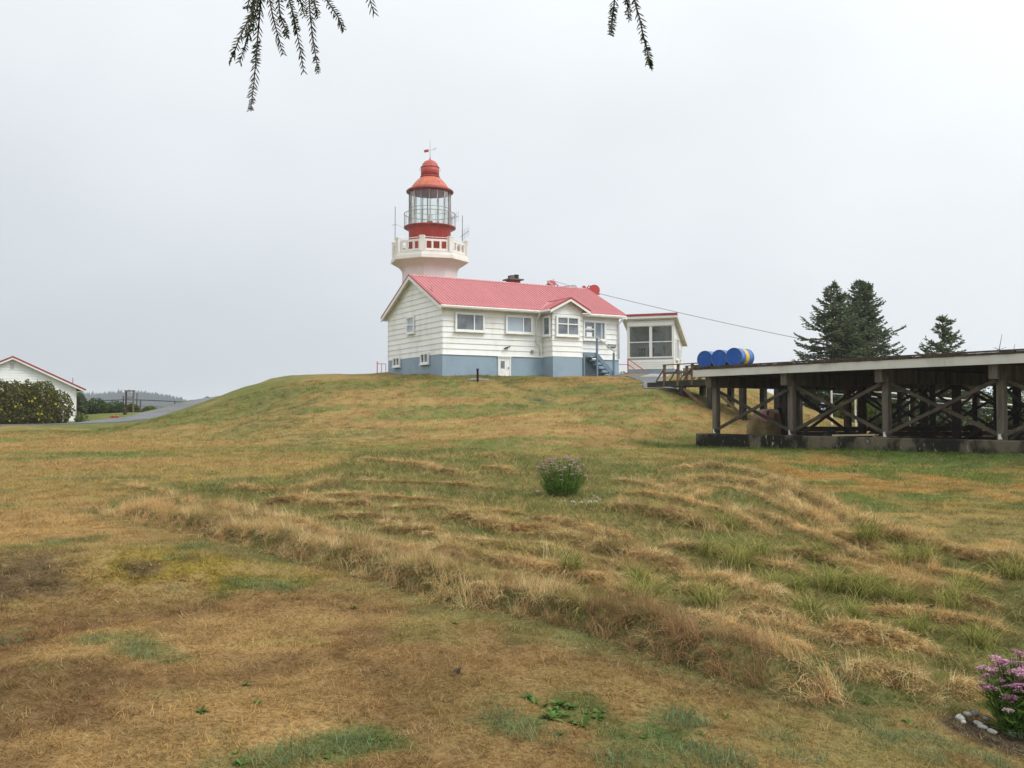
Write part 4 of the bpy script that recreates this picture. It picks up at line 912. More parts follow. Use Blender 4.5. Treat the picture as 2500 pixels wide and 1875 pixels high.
def brace(p, q, mt=M['old_wood'], w=.05, h=.10): MB().bar(p, q, w, h).build('brace', mt, PAD)
for iy, y in enumerate(py_):
    for a, b in zip(px_[:-1], px_[1:]):
        za = (ct_ + .10) if iy == 0 else gzl(a, y) + .15; zc = beam_b - .03; yo = -.115 if iy == 0 else -.11
        if iy == 0 and a < 1: zc -= .12
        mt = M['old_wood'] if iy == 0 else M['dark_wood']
        hb_ = .10 if iy == 0 else .085
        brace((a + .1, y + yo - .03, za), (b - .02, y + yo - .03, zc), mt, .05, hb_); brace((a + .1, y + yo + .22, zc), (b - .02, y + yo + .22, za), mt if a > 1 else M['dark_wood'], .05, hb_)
for x in px_[1::2]:
    for a, b in zip(py_[:-1], py_[1:]):
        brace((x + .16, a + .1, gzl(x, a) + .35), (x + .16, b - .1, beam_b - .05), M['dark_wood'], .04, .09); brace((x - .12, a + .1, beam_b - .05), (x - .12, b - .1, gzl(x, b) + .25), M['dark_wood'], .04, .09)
# intermediate slender posts further back
for k, (x, y) in enumerate([(1.9, 5.5), (2.2, 9.3), (5.2, 5.6), (5.4, 9.4), (8.6, 5.6), (8.8, 9.3), (12.0, 5.5), (12.1, 9.5)]):
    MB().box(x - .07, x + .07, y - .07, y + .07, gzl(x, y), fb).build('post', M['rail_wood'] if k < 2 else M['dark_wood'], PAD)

# timber baulk on the deck, drums
b0 = at(1700, 892, 35.4); b1 = at(1938, 884, 37.6)
BK = MB().bar(Vector((b0.x, b0.y, PZ + ft_ + .20)), Vector((b1.x, b1.y, PZ + ft_ + .20)), .3, .24).build('timber_baulk', M['deck_wood']); tag(BK, 'dark timber baulk lying on the platform behind the drums', 'timber')
def drum(band):
    r, Ln = .305, .90
    root = empty('oil_drum', (0, 0, 0)); base = MB().lathe([(0, .012), (r - .02, .012), (r - .02, 0), (r, 0), (r, .02), (r - .008, .03), (r - .008, .27), (r + .006, .285), (r - .008, .30), (r - .008, .57), (r + .006, .585), (r - .008, .60), (r - .008, .85), (r, .86), (r, .88), (r - .02, .88), (r - .02, .868), (0, .868)], 40)
    base.build('drum_shell', M['drum_side'], root, True)
    MB().lathe([(0, .008), (r - .022, .008), (r - .022, .012), (0, .012)], 40).build('drum_head', M['drum_blue'], root)
    MB().lathe([(r - .022, -.004), (r + .004, -.004), (r + .004, .022), (r - .022, .010)], 40, closed=True).build('drum_rim', M['drum_rim'], root, True)
    MB().lathe([(r - .022, .884), (r + .004, .884), (r + .004, .858), (r - .022, .870)], 40, closed=True).build('drum_rim', M['drum_rim'], root, True)
    MB().lathe([(0, 0), (.035, 0), (.035, .012), (0, .012)], 12).build('bung', M['drum_rim'], root, loc=(.17, .08, -.006))
    MB().lathe([(0, 0), (.018, 0), (.018, .01), (0, .01)], 10).build('bung', M['drum_rim'], root, loc=(-.19, -.05, -.004))
    if band: MB().lathe([(r - .006, .31), (r - .0045, .31), (r - .0045, .565), (r - .006, .565)], 40, closed=True).build('paint_band', M['drum_yellow'], root, True)
    return root
dlab = ['blue oil drum lying at the corner end of the row on the platform', 'blue oil drum lying in the middle of the three on the platform', 'blue oil drum with a yellow painted band lying on the platform']
axd = Vector((.66, .75, 0)).normalized()
for k in range(3):
    d = drum(k == 2); q = P0 + pxv * (.05 + .66 * k) + pyv * (.02)
    d.location = (q.x, q.y, PZ + ft_ + .055 + .016 + .308 + (.0 if k < 2 else .03)); d.rotation_euler = axd.to_track_quat('Z', 'Y').to_euler()
    d.rotation_euler.rotate_axis('Z', 1.3 * k)
    tag(d, dlab[k], 'drum', 'drums lying on the platform edge')

# things stored under the platform
def plc(u, v, Y): return at(u, v, Y)
q = at(1876, 1057, 35.2); zq = gz(q.x, q.y)
BU = empty('tarp_bundle', (q.x, q.y, zq), -.26, 'large tan tarp-wrapped round bundle with a reddish round lid under the platform', 'bundle')
m = MB(); nth, nph = 36, 16
for i in range(nph + 1):
    ph = i / nph * math.pi / 2
    for k in range(nth):
        t = 2 * math.pi * k / nth
        f = 1 + .08 * math.sin(t * 5 + 2 * math.sin(ph * 3)) * math.cos(ph) + .035 * math.sin(t * 9 - ph * 5) + .03 * math.sin(t * 2 + 1)
        rr = (math.cos(ph) ** .55) * .74 * f; m.v.append((rr * 1.12 * math.cos(t), rr * .9 * math.sin(t), 1.24 * math.sin(ph) ** 1.05 * (1 + .03 * math.sin(t * 3)) - .04))
for i in range(nph):
    for k in range(nth): k2 = (k + 1) % nth; m.f.append((i*nth+k, i*nth+k2, (i+1)*nth+k2, (i+1)*nth+k))
m.build('tarp', M['tarp'], BU, True)
l = MB().lathe([(0, .0), (.28, .0), (.31, .02), (.31, .05), (.26, .075), (.10, .085), (0, .085)], 28).build('lid', M['lid'], BU, True, loc=(-.04, -.42, .96)); l.rotation_euler = (math.radians(52), 0, 0)
MB().bar((0, 0, .08), (.04, .14, .16), .05, .05).build('lid_handle', M['dark_wood'], l)
m = MB(); 
for k in range(14):
    t = -.9 + k * .14
    for j in range(6): z = 1.30 * (1 - j / 5) ; rr = (.45 + .32 * (j / 5) ** .5) * (1 + .05 * math.sin(k * 2.1 + j)); m.v.append((rr * math.cos(t) + .04, rr * .92 * math.sin(t), z - .02))
for k in range(13):
    for j in range(5): m.f.append((k*6+j, k*6+j+1, (k+1)*6+j+1, (k+1)*6+j))
m.build('dark_cloth', M['tarp_dark'], BU, True)
m = MB()
for k in range(9): m.tube([(-.62 + .05 * math.sin(k), -.2 + k * .02, 1.0 - k * .03), (-.74, -.3, .1), (-.70 + .05 * k, -.45, .0)], .012, 4)
m.build('rope', M['tarp'], BU)
def stack(u0, u1, v, Y, rows, label, seed):
    r_ = random.Random(seed); a = at(u0, v, Y); b = at(u1, v, Y); zz = min(gz(a.x, a.y), gz(b.x, b.y))
    S = empty('timber_stack', (a.x, a.y, zz), 0, label, 'timber', 'timber stored under the platform'); ln = (b - a).length
    for x in (.3, ln / 2, ln - .3): MB().box(x - .08, x + .08, -.1, .9, -.1, .16).build('bearer', M['dark_wood'], S)
    for i in range(rows):
        for j in range(4):
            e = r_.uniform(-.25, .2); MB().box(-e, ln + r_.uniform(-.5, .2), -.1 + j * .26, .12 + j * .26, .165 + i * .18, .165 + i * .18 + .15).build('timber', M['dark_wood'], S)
    return S
stack(1950, 2120, 1050, 32.5, 3, 'dark timber stack under the platform beside the tarp bundle', 3)
stack(2150, 2370, 1052, 31.0, 3, 'long dark timber stack under the middle of the platform', 5)
stack(2400, 2560, 1055, 29.5, 3, 'dark timber stack under the platform at the picture edge', 6)
q = at(2030, 1058, 31.0); zz = gz(q.x, q.y)
m = MB()
for i in range(9):
    ph = i / 8 * math.pi
    for k in range(18):
        t = k / 18 * 2 * math.pi; f = 1 + .16 * math.sin(t * 5 + ph * 4) + .1 * math.sin(t * 8 - ph * 7); m.v.append((.27 * math.sin(ph) * f * math.cos(t), .24 * math.sin(ph) * f * math.sin(t), .28 + .30 * math.cos(ph) * (1 + .08 * math.sin(3 * t))))
for i in range(8):
    for k in range(18): k2 = (k + 1) % 18; m.f.append((i*18+k, (i+1)*18+k, (i+1)*18+k2, i*18+k2))
tag(m.build('plastic_bag', M['plastic'], None, True, loc=(q.x, q.y, zz)), 'black crumpled plastic bag under the platform', 'bag')
q0 = P0 + pxv * 5.3 + pyv * .02; q1 = P0 + pxv * 6.75 + pyv * .02
tag(MB().bar(Vector((q0.x, q0.y, .911 + .03)), Vector((q1.x, q1.y, .911 + .075)), .2, .05).build('plank', M['pale_plank']), 'pale plank lying on top of the concrete footing wall', 'plank')

# ------------------------------------------------------------------ walkway from the hill to the platform
S0 = Vector((6.62, 43.2)); WZ = 3.09; WL = 8.3
WK = empty('wooden_walkway', (S0.x, S0.y, WZ), PROT, 'brown wooden walkway with railings bridging from the hill to the platform', 'walkway')
for k in range(int(WL / .2)): MB().box(k * .2, k * .2 + .188, 0, 1.5, -.05, 0).build('deck_plank', M['deck_wood'], WK)
for y in (.0, 1.44): MB().box(-.6, WL, y, y + .06, -.27, -.052).build('beam', M['dark_wood'], WK)
for y in (.03, 1.47):
    for k in range(4):
        x = .5 + k * .86; MB().box(x - .05, x + .05, y - .05, y + .05, -.24, .70).build('post', M['rail_wood'], WK)
        if k % 1 == 0: MB().bar((x - .46, y - .09, -.02 if y < 1 else -.02), (x, y - .07, .50), .045, .045).build('strut', M['rail_wood'], WK)
    MB().box(.44, .5 + 3 * .86 + .06, y - .075, y + .075, .70, .74).build('top_rail', M['rail_wood'], WK); MB().box(.44, .5 + 3 * .86, y - .055, y - .0, .30, .40).build('mid_rail', M['rail_wood'], WK)
for x in (1.55, 3.2, 5.0, 6.8):
    for y in (.1, 1.4):
        q = S0 + pxv * x + pyv * y; MB().box(x - .12, x + .12, y - .1, y + .1, gz(q.x, q.y) - WZ - .1, -.27).build('pier', M['dark_wood'], WK)
MB().bar((1.55, .05, -.3), (3.2, .05, -1.4), .05, .12).build('brace', M['rail_wood'], WK); MB().bar((3.2, .12, -.3), (5.0, .12, -1.6), .05, .12).build('brace', M['rail_wood'], WK)

# ------------------------------------------------------------------ white pipe railing beyond the platform
pr = [at(2030, 948, 47), at(2088, 951, 47.2), at(2222, 964, 47.8), at(2455, 987, 49), at(2560, 997, 49.6)]
o0 = pr[0]; PR = empty('pipe_railing', (o0.x, o0.y, gz(o0.x, o0.y)), 0, 'white pipe railing running downhill beyond the platform posts', 'railing'); O = Vector(PR.location)
MB().tube([p - O for p in pr], .045, 7).build('rail', M['pipe_white'], PR); MB().tube([p - O - Vector((0, 0, .28)) for p in pr], .02, 6).build('rail', M['grey_metal'], PR)
for p in pr[1:4] + [pr[0]]: MB().tube([p - O, Vector((p.x, p.y, gz(p.x, p.y) - .2)) - O], .045, 7).build('post', M['pipe_white'], PR)

# ------------------------------------------------------------------ left house
LY = 70.0; lc = at(185, 1033, LY); lz0 = .90
lap = at(30, 871, LY); leave_ = at(207, 952, LY)
LROT = math.radians(33)
def along(u, v):
    k = at(u, v, 1.0).x; h = (k * LY - lap.x) / (math.cos(LROT) - k * math.sin(LROT)); return h, at(u, v, LY + h * math.sin(LROT)).z
LHW = empty('neighbour_house', (lap.x, LY, lz0), LROT, 'white gabled house with dark red roof edge behind the rose hedge', 'house')
half = along(185, 1000)[0]; he = along(207, 952)[0]; zl_e = along(207, 952)[1] - lz0; zl_r = lap.z - lz0; lsl = (zl_r - zl_e) / he; LLEN = 11
wtop = zl_r - half * lsl - .16
MB().box(-half, half, 0, LLEN, -1.0, .06).build('foundation', M['conc'], LHW)
MB().prism([(-half + .02, .06), (half - .02, .06), (half - .02, wtop), (0, zl_r - .18), (-half + .02, wtop)], 'y', .02, LLEN).build('wall', M['wall_core'], LHW)
ex = .205; i = 0
while True:
    z0 = .04 + i * ex; z1 = z0 + ex + .008; i += 1
    f0 = min(half, (zl_r - .16 - z0) / lsl); f1 = min(half, max(0, (zl_r - .16 - z1) / lsl))
    if f0 < .12: break
    board_mesh([(-f0, .02, z0), (f0, .02, z0)], [(-f1, .02, z1), (f1, .02, z1)], (0, -.8, 0)).build('siding_board', M['siding_new'], LHW)
    if z1 < wtop + .05: board_mesh([(half - .02, 0, z0), (half - .02, LLEN, z0)], [(half - .02, 0, z1), (half - .02, LLEN, z1)], (.8, 0, 0)).build('siding_board', M['siding_new'], LHW)
MB().box(half - .07, half + .03, -.03, .018, .04, wtop).build('corner_board', M['trim'], LHW)
LR = MB()
for sg in (-1, 1): LR.prism([(sg * he, zl_e - .12), (0, zl_r - .12), (0, zl_r - .02), (sg * he, zl_e - .02)], 'y', -.40, LLEN + .4)
LR = LR.build('roof', M['soffit'], LHW)
for sg in (-1, 1):
    MB().prism([(sg * (he + .03), zl_e - .017), (0, zl_r - .017), (0, zl_r + .02), (sg * (he + .03), zl_e + .02)], 'y', -.43, LLEN + .43).build('roof_sheet', M['roof'], LR)
    MB().prism([(sg * he, zl_e - .20), (0, zl_r - .20), (0, zl_r - .07), (sg * he, zl_e - .07)], 'y', -.43, -.402).build('rake_board', M['trim'], LR)
    MB().prism([(sg * (he + .03), zl_e - .07), (0, zl_r - .07), (0, zl_r + .05), (sg * (he + .03), zl_e + .05)], 'y', -.455, -.431).build('rake_flashing', M['roof_edge'], LR)
    MB().box(min(sg * half, sg * he), max(sg * half, sg * he), -.40, LLEN, zl_e - .16, zl_e - .125).build('soffit', M['soffit'], LR)
VT = MB().box(-.16, .16, -.04, .0, zl_r - .92, zl_r - .42).build('gable_vent', M['trim'], LHW)
for k in range(6): MB().box(-.13, .13, -.055, -.041, zl_r - .88 + k * .075, zl_r - .85 + k * .075).build('vent_slat', M['poster_grey'], VT)
q = at(186.5, 945, 71); MB().tube([(half - .1, 1.0, zl_e - .1), (half - .1, 1.0, zl_e + .95)], .035, 6).build('roof_pipe', M['grey_metal'], LR)

# fence, climbing frame, ornaments beyond the road
fy = 86.0
fp = [at(150, 988, fy - 8), at(187, 985, fy - 4), at(250, 978, fy), at(301, 976, fy), at(343, 976.5, fy), at(427, 980, fy), at(486, 984, fy + 2)]
FE = empty('pipe_fence', (fp[2].x, fp[2].y, gz(fp[2].x, fp[2].y)), 0, 'dark pipe fence beyond the road below the far wooded hill', 'fence'); O = Vector(FE.location)
MB().tube([p - O for p in fp], .05, 6).build('rail', M['fence'], FE); MB().tube([p - O - Vector((0, 0, .55)) for p in fp], .02, 5).build('wire', M['fence'], FE); MB().tube([p - O - Vector((0, 0, .95)) for p in fp], .02, 5).build('wire', M['fence'], FE)
for k, p in enumerate(fp[2:6]): MB().tube([p - O + Vector((0, 0, .35 if k == 1 else .05)), Vector((p.x, p.y, min(gz(p.x, p.y), p.z - 1.2))) - O], .06, 6).build('post', M['fence'], FE)
a = at(308, 956, 82); b = at(326, 956, 82); zg = gz(a.x, a.y)
CF = empty('wooden_arbour', (a.x, a.y, zg), 0, 'weathered wooden arbour frame standing beyond the road', 'arbour')
wv = b.x - a.x; hv = a.z - zg
for x in (0, wv): MB().box(x - .055, x + .055, -.06, .06, -.2, hv).build('post', M['plank_old'] if x else M['rust'], CF)
MB().box(-.12, wv + .12, -.09, .09, hv, hv + .12).build('top_beam', M['plank_old'], CF)
MB().bar((.05, 0, hv - .95), (wv - .05, 0, hv - .95), .08, .06).build('cross_bar', M['plank_old'], CF); MB().bar((.1, 0, hv - .58), (wv - .02, 0, hv - .55), .08, .06).build('cross_bar', M['rust'], CF); MB().bar((.1, 0, hv - .45), (wv - .02, 0, hv - .42), .06, .05).build('cross_bar', M['grey_metal'], CF)
q = at(334.5, 960, 83); zg = gz(q.x, q.y); tag(MB().tube([(0, 0, -.2), (0, 0, q.z - zg)], [.05, .035], 7).build('stake', M['rust'], None, loc=(q.x, q.y, zg)), 'thin rusty stake standing beside the wooden arbour', 'stake')
gx, gy = drop(279, 1022, 30, 90); GN = empty('clay_pots', (gx, gy, gz(gx, gy)), 0, 'small group of orange clay pots on the grass verge', 'pots')
for k in range(5): MB().lathe([(.05, 0), (.09, .16), (.11, .16), (.11, .2), (.07, .2), (.06, .1)], 12).build('pot', M['orange'], GN, loc=(-.25 + k * .13, .1 * (k % 2), .04 * (k % 2)))
gx, gy = drop(305, 1012, 30, 90); tag(MB().lathe([(.12, -.1), (.16, .2), (.10, .35), (.14, .42), (.11, .52), (0, .56)], 12).build('garden_ornament', M['rust'], None, True, loc=(gx, gy, gz(gx, gy))), 'small dark red garden ornament at the foot of the arbour', 'ornament')
# ------------------------------------------------------------------ plants: shared builders
def quad_mesh(name, C, A, B, mt, shade=None, tri=False):
    """many leaf-sized diamonds: centre C, half-length A, half-width B"""
    C, A, B = (np.asarray(q, np.float32) for q in (C, A, B)); n = len(C)
    V = np.stack([C - A, C + B - A * .1, C + A, C - B - A * .1], 1).reshape(-1, 3)
    me = bpy.data.meshes.new(name); me.vertices.add(4 * n); me.vertices.foreach_set('co', V.ravel())
    me.loops.add(4 * n); me.polygons.add(n); me.loops.foreach_set('vertex_index', np.arange(4 * n, dtype=np.int32)); me.polygons.foreach_set('loop_start', np.arange(0, 4 * n, 4, dtype=np.int32))
    me.update(calc_edges=True)
    sh = nrs.rand(n) if shade is None else np.asarray(shade)
    a = me.attributes.new('shade', 'FLOAT', 'POINT'); a.data.foreach_set('value', np.repeat(sh, 4).astype(np.float32))
    me.materials.append(mt); return me
def unit(v): return v / (np.linalg.norm(v, axis=-1, keepdims=True) + 1e-9)
LF = {}
LF['spruce'] = leafmat('spruce_needles', False, (.085, .120, .070), .5, .35, col2=(.135, .170, .085))
LF['spruce_near'] = leafmat('spruce_near', False, (.060, .085, .046), .4, .3, col2=(.085, .115, .045))
LF['hedge'] = leafmat('hedge_leaf', False, (.080, .110, .030), .5, .35, col2=(.155, .130, .042))
LF['shrub'] = leafmat('shrub_leaf', False, (.095, .140, .035), .45, .4, col2=(.17, .19, .045))
LF['shrub_d'] = leafmat('shrub_dark', False, (.055, .090, .036), .45, .35, col2=(.095, .13, .045))
LF['yarrow'] = leafmat('yarrow_leaf', False, (.115, .215, .045), .4, .5, col2=(.18, .28, .07))
LF['dock'] = leafmat('dock_leaf', False, (.085, .155, .040), .25, .3, col2=(.12, .20, .055))
LF['teal'] = leafmat('tuft_blade', False, (.125, .19, .085), .35, .4, col2=(.20, .25, .12))
LF['yflower'] = leafmat('yellow_petal', False, (.62, .52, .05), .15, .3)
LF['pink'] = leafmat('pink_petal', False, (.48, .20, .32), .3, .3, col2=(.58, .38, .42)); LF['pale'] = leafmat('pale_petal', False, (.62, .50, .46), .2, .3, col2=(.52, .34, .38)); LF['magenta'] = leafmat('magenta_petal', False, (.42, .11, .30), .3, .3, col2=(.50, .24, .36))
LF['sedge'] = leafmat('sedge_blade', False, (.19, .23, .052), .45, .45, col2=(.36, .32, .11))
LF['far'] = leafmat('far_wood', False, (.035, .048, .032), .45, .0)

def bush(name, x, y, z, lumps, nleaf, size, mt, label, cat, flowers=None, group=None, flat=1.0):
    """leafy shrub: leaves spread over lobes given as (dx, dy, dz, rx, ry, rz), a few stems inside"""
    root = empty(name, (x, y, z), 0, label, cat, group)
    Ls = np.array(lumps, float); vol = Ls[:, 3] * Ls[:, 5] + Ls[:, 4] * Ls[:, 5]; pk = nrs.choice(len(Ls), nleaf, p=vol / vol.sum()); l = Ls[pk]
    d = unit(nrs.randn(nleaf, 3)); rad = 1 - np.abs(nrs.randn(nleaf)) * .2
    bumpy = 1 + .22 * (fbm(d[:, 0] * 3 + l[:, 0] * 2.1, d[:, 2] * 3 + d[:, 1] * 2.3 + l[:, 1], .9, 3, 71) - .5) * 2
    P = l[:, :3] + d * l[:, 3:6] * (rad * bumpy)[:, None]
    P = P[P[:, 2] > .02]; n = len(P)
    a = unit(nrs.randn(n, 3) + np.array([0, 0, .3])) * size * (.6 + .8 * nrs.rand(n, 1)); b = unit(np.cross(a, nrs.randn(n, 3))) * size * .55
    inst('leaves', quad_mesh('leaves', P, a, b, mt), root)
    st = MB()
    for k in range(7):
        q = Ls[rnd.randrange(len(Ls))]; e = Vector((q[0] + rnd.uniform(-.5, .5) * q[3], q[1] + rnd.uniform(-.5, .5) * q[4], q[2] + q[5] * .4)); s = Vector((q[0] * .7, q[1] * .7, -.1))
        st.tube([s, s.lerp(e, .5) + Vector((rnd.uniform(-.1, .1), rnd.uniform(-.1, .1), 0)), e], [.05, .035, .012], 5)
    st.build('stem', M['bark'], root)
    if flowers:
        for (fx, fy, fz, fs, fm) in flowers:
            m = MB(); fl = []
            for ring_, nn, rr, zz in ((0, 7, 1.0, 0), (1, 5, .55, .3)):
                for k in range(nn):
                    t = k / nn * 6.283 + ring_; m.add([(0, -.2 * fs * zz, 0), (math.cos(t - .4) * fs * rr, -fs * .3 * (1 - zz), math.sin(t - .4) * fs * rr), (math.cos(t + .4) * fs * rr, -fs * .3 * (1 - zz), math.sin(t + .4) * fs * rr)], [(0, 1, 2)])
            m.build('flower', fm, root, loc=(fx, fy, fz))
    return root

def spruce(name, x, y, z, H, base_r, label, nbr=120, lean=0.0, tops=((0, 0, 1.0),), bare_to=.06, seed=0, gap=None, group=None):
    r_ = np.random.RandomState(seed); root = empty(name, (x, y, z), 0, label, 'tree', group)
    tk = MB(); tk.tube([(0, 0, -.3), (.02, 0, H * .5), (lean, 0, H * .97)], [.02 * H + .05, .013 * H + .02, .012], 8)
    for (tx_, ty_, th_) in tops[1:]: tk.tube([(0, 0, H * .55), (tx_ * .7, ty_ * .7, H * .72), (tx_, ty_, H * th_)], [.07, .04, .01], 6)
    C, A, B = [], [], []; lb = MB()
    def spray(p, d, ln, w):
        C.append(p + d * ln * .5); A.append(d * ln * .5); s = np.cross(d, r_.randn(3)); s /= np.linalg.norm(s) + 1e-9; B.append(s * w)
    for ti, (tx_, ty_, th_) in enumerate(tops):
        n = nbr if ti == 0 else nbr // 2
        for k in range(n):
            f = (k + r_.rand()) / n; f = bare_to + (1 - bare_to) * f ** .85
            if ti > 0: f = .55 + .45 * (k + r_.rand()) / n
            h = f * H * th_; cx_ = np.array([lean * f + tx_ * max(0, (f - .55) / .45) * (ti > 0), ty_ * max(0, (f - .55) / .45) * (ti > 0), h])
            L0 = base_r * (1 - f) ** .78 * (.70 + .5 * r_.rand()) * (.75 if ti else 1) + .10
            if r_.rand() < .08: L0 *= 1.3
            az = r_.rand() * 6.283; el = math.radians(-8 + 52 * f + r_.randn() * 9)
            d = np.array([math.cos(az) * math.cos(el), math.sin(az) * math.cos(el), math.sin(el)])
            nseg = max(4, int(L0 / .13)); p = cx_.copy(); path = [p.copy()]
            for s in range(nseg):
                t = s / nseg; dd = d + np.array([0, 0, -.28 * math.sin(t * 3.14) + .30 * t * t]); dd /= np.linalg.norm(dd); q = p + dd * L0 / nseg
                tw = (L0 * .30 * (1 - t) + .12) * (.7 + .6 * r_.rand())
                side = np.cross(dd, [0, 0, 1]); side /= np.linalg.norm(side) + 1e-9
                if t > .12:
                    for sg in (-1, 1):
                        td = dd * .75 + side * sg * (.75 + .2 * r_.randn()) + np.array([0, 0, -.18 + .22 * r_.randn()]); td /= np.linalg.norm(td)
                        m_ = max(1, int(tw / .16)); pp = q.copy()
                        for j in range(m_):
                            spray(pp, td, tw / m_ * 1.3, .055); pp = pp + td * tw / m_
                            if j and m_ > 2:
                                for g in (-1, 1): t3 = td + side * g * .7 * (1 if sg * g > 0 else .6) + dd * .2 + r_.randn(3) * .15; t3 /= np.linalg.norm(t3); spray(pp, t3, .18, .042)
                spray(p, dd, L0 / nseg * 1.3, .04); spray(q, dd + np.array([0, 0, .5]) + r_.randn(3) * .3, .14, .03)
                p = q; path.append(p.copy())
            lb.tube([tuple(path[0]), tuple(path[len(path) // 2]), tuple(path[-1])], [.012 + .012 * L0, .010 + .005 * L0, .004], 4, False)
        for j in range(8):
            pz = H * th_ * (.93 + .012 * j); spray(np.array([lean + tx_, ty_, pz]), np.array([0, 0, 1.]), .16, .015)
    tk.build('trunk', M['bark'], root, True); lb.build('limbs', M['bark'], root)
    A_ = np.array(A); A_ = unit(A_) * np.linalg.norm(A_, axis=1, keepdims=True)
    inst('crown', quad_mesh('crown', np.array(C), A_, np.array(B), LF['spruce'], r_.rand(len(C)) ** 1.3), root)
    return root
def gp(u, v, Y): p = at(u, v, Y); return p.x, p.y, gz(p.x, p.y)
x, y, z = gp(2034, 900, 57); H = at(2034, 696, 57).z - z
spruce('spruce_tree', x, y, z, H, 3.5, 'tall dark spruce with one pointed leader behind the platform', 190, .05, seed=3, group='spruces beyond the platform')
x, y, z = gp(2104, 900, 60); H = at(2100, 687, 59.5).z - z
spruce('spruce_tree', x, y, z, H, 3.8, 'tall dark spruce with a forked top behind the platform', 260, -.12, tops=((0, 0, 1.0), (.55, .1, .985)), seed=5, group='spruces beyond the platform')
x, y, z = gp(2302, 900, 50); H = at(2302, 776, 50).z - z
spruce('spruce_tree', x, y, z, H, 2.3, 'small young spruce poking up behind the platform edge', 150, .02, seed=8, group='spruces beyond the platform')
for u, v, Y, lab, sd in ((2443, 815, 46, 'bare spruce sapling tip with side twigs above the platform edge', 1), (2474, 840, 46, 'short bare twig tip showing above the platform at the picture edge', 2)):
    x, y, z = gp(u, 900, Y); top = at(u + 4, v, Y); r = random.Random(sd); S = empty('sapling', (x, y, z), 0, lab, 'sapling')
    h = top.z - z; m = MB(); m.tube([(0, 0, -.2), (.02, 0, h * .6), (-.05, 0, h * .85), (.10, 0, h)], [.06, .03, .018, .008], 6)
    for k in range(8 if sd == 1 else 1):
        zz = h * (.40 + .06 * k); t = k * 2.3; l = .9 - .08 * k; m.tube([(0, 0, zz), (math.cos(t) * l * .5, math.sin(t) * l * .5, zz + .08), (math.cos(t) * l, math.sin(t) * l, zz + .22)], [.02, .014, .006], 4)
    if sd == 1:
        for dx, dz in ((-.34, -.72), (.28, -.70), (-.16, -.93), (.22, -.92)): m.tube([(-.02, 0, h + dz - .06), (dx, 0, h + dz + .04)], [.014, .006], 4)
    m.build('stem', M['bark'], S)

# left hedge of yellow roses
hx0 = at(163, 1030, 64).x; lumps = []
for k in range(9):
    xx = 4.0 - .9 - k * .95; lumps.append((xx, rnd.uniform(-.3, .3), 1.35 + .12 * math.sin(k * 1.7) - (.25 if k == 0 else 0), 1.15, 1.2, 1.5 + (.15 if k in (2, 3, 4) else 0) - (.25 if k == 0 else 0)))
    lumps.append((xx - .3, -.55, .55, 1.05, .95, .75))
zz = gz(hx0 - 2, 64)
fl = []
for (u, v) in ((12, 953), (48, 985), (42, 992), (75, 979), (83, 979), (56, 988), (123, 966), (103, 992), (96, 1010), (28, 1027), (99, 1024), (140, 986), (106, 1010), (60, 1021), (130, 1021), (8, 1000), (90, 972)):
    p = at(u, v, 62.6); fl.append((p.x - hx0 + 4.0, 62.55 - 64 - .15, p.z - zz, rnd.uniform(.04, .095), LF['yflower']))
HG = bush('rose_hedge', hx0 - 4.0, 64, zz, lumps, 34000, .10, LF['hedge'], 'tall rambling rose hedge with yellow flowers before the white house', 'hedge', fl)
# sunflowers at the house corner
x, y, z = gp(196, 1030, 68.5); SF = empty('sunflower_plant', (x, y, z), 0, 'sunflower plants with yellow heads at the house corner', 'sunflowers')
for k, (dx, h) in enumerate(((-.35, .95), (-.1, .75), (.12, .4), (.2, .3), (.35, .15))):
    MB().tube([(dx, 0, -.05), (dx * 1.1, 0, h)], [.018, .012], 5).build('stem', LF['yarrow'], SF)
    m = MB()
    for j in range(12): t = j / 12 * 6.283; m.add([(dx * 1.1 + math.cos(t) * .05, -.03, h + math.sin(t) * .05), (dx * 1.1 + math.cos(t + .25) * .13, -.05, h + math.sin(t + .25) * .13), (dx * 1.1 + math.cos(t + .5) * .05, -.03, h + math.sin(t + .5) * .05)], [(0, 1, 2)])
    m.build('petals', LF['yflower'], SF); MB().lathe([(0, 0), (.06, 0), (.05, .03), (0, .035)], 10).build('flower_disc', M['rust'], SF, loc=(dx * 1.1, -.05, h)).rotation_euler = (math.pi / 2, 0, 0)
C = nrs.randn(260, 3) * np.array([.22, .15, .2]) + np.array([0, 0, .28]); A = unit(nrs.randn(260, 3)) * .09; inst('leaves', quad_mesh('leaves', C, A, unit(np.cross(A, nrs.randn(260, 3))) * .06, LF['shrub']), SF)

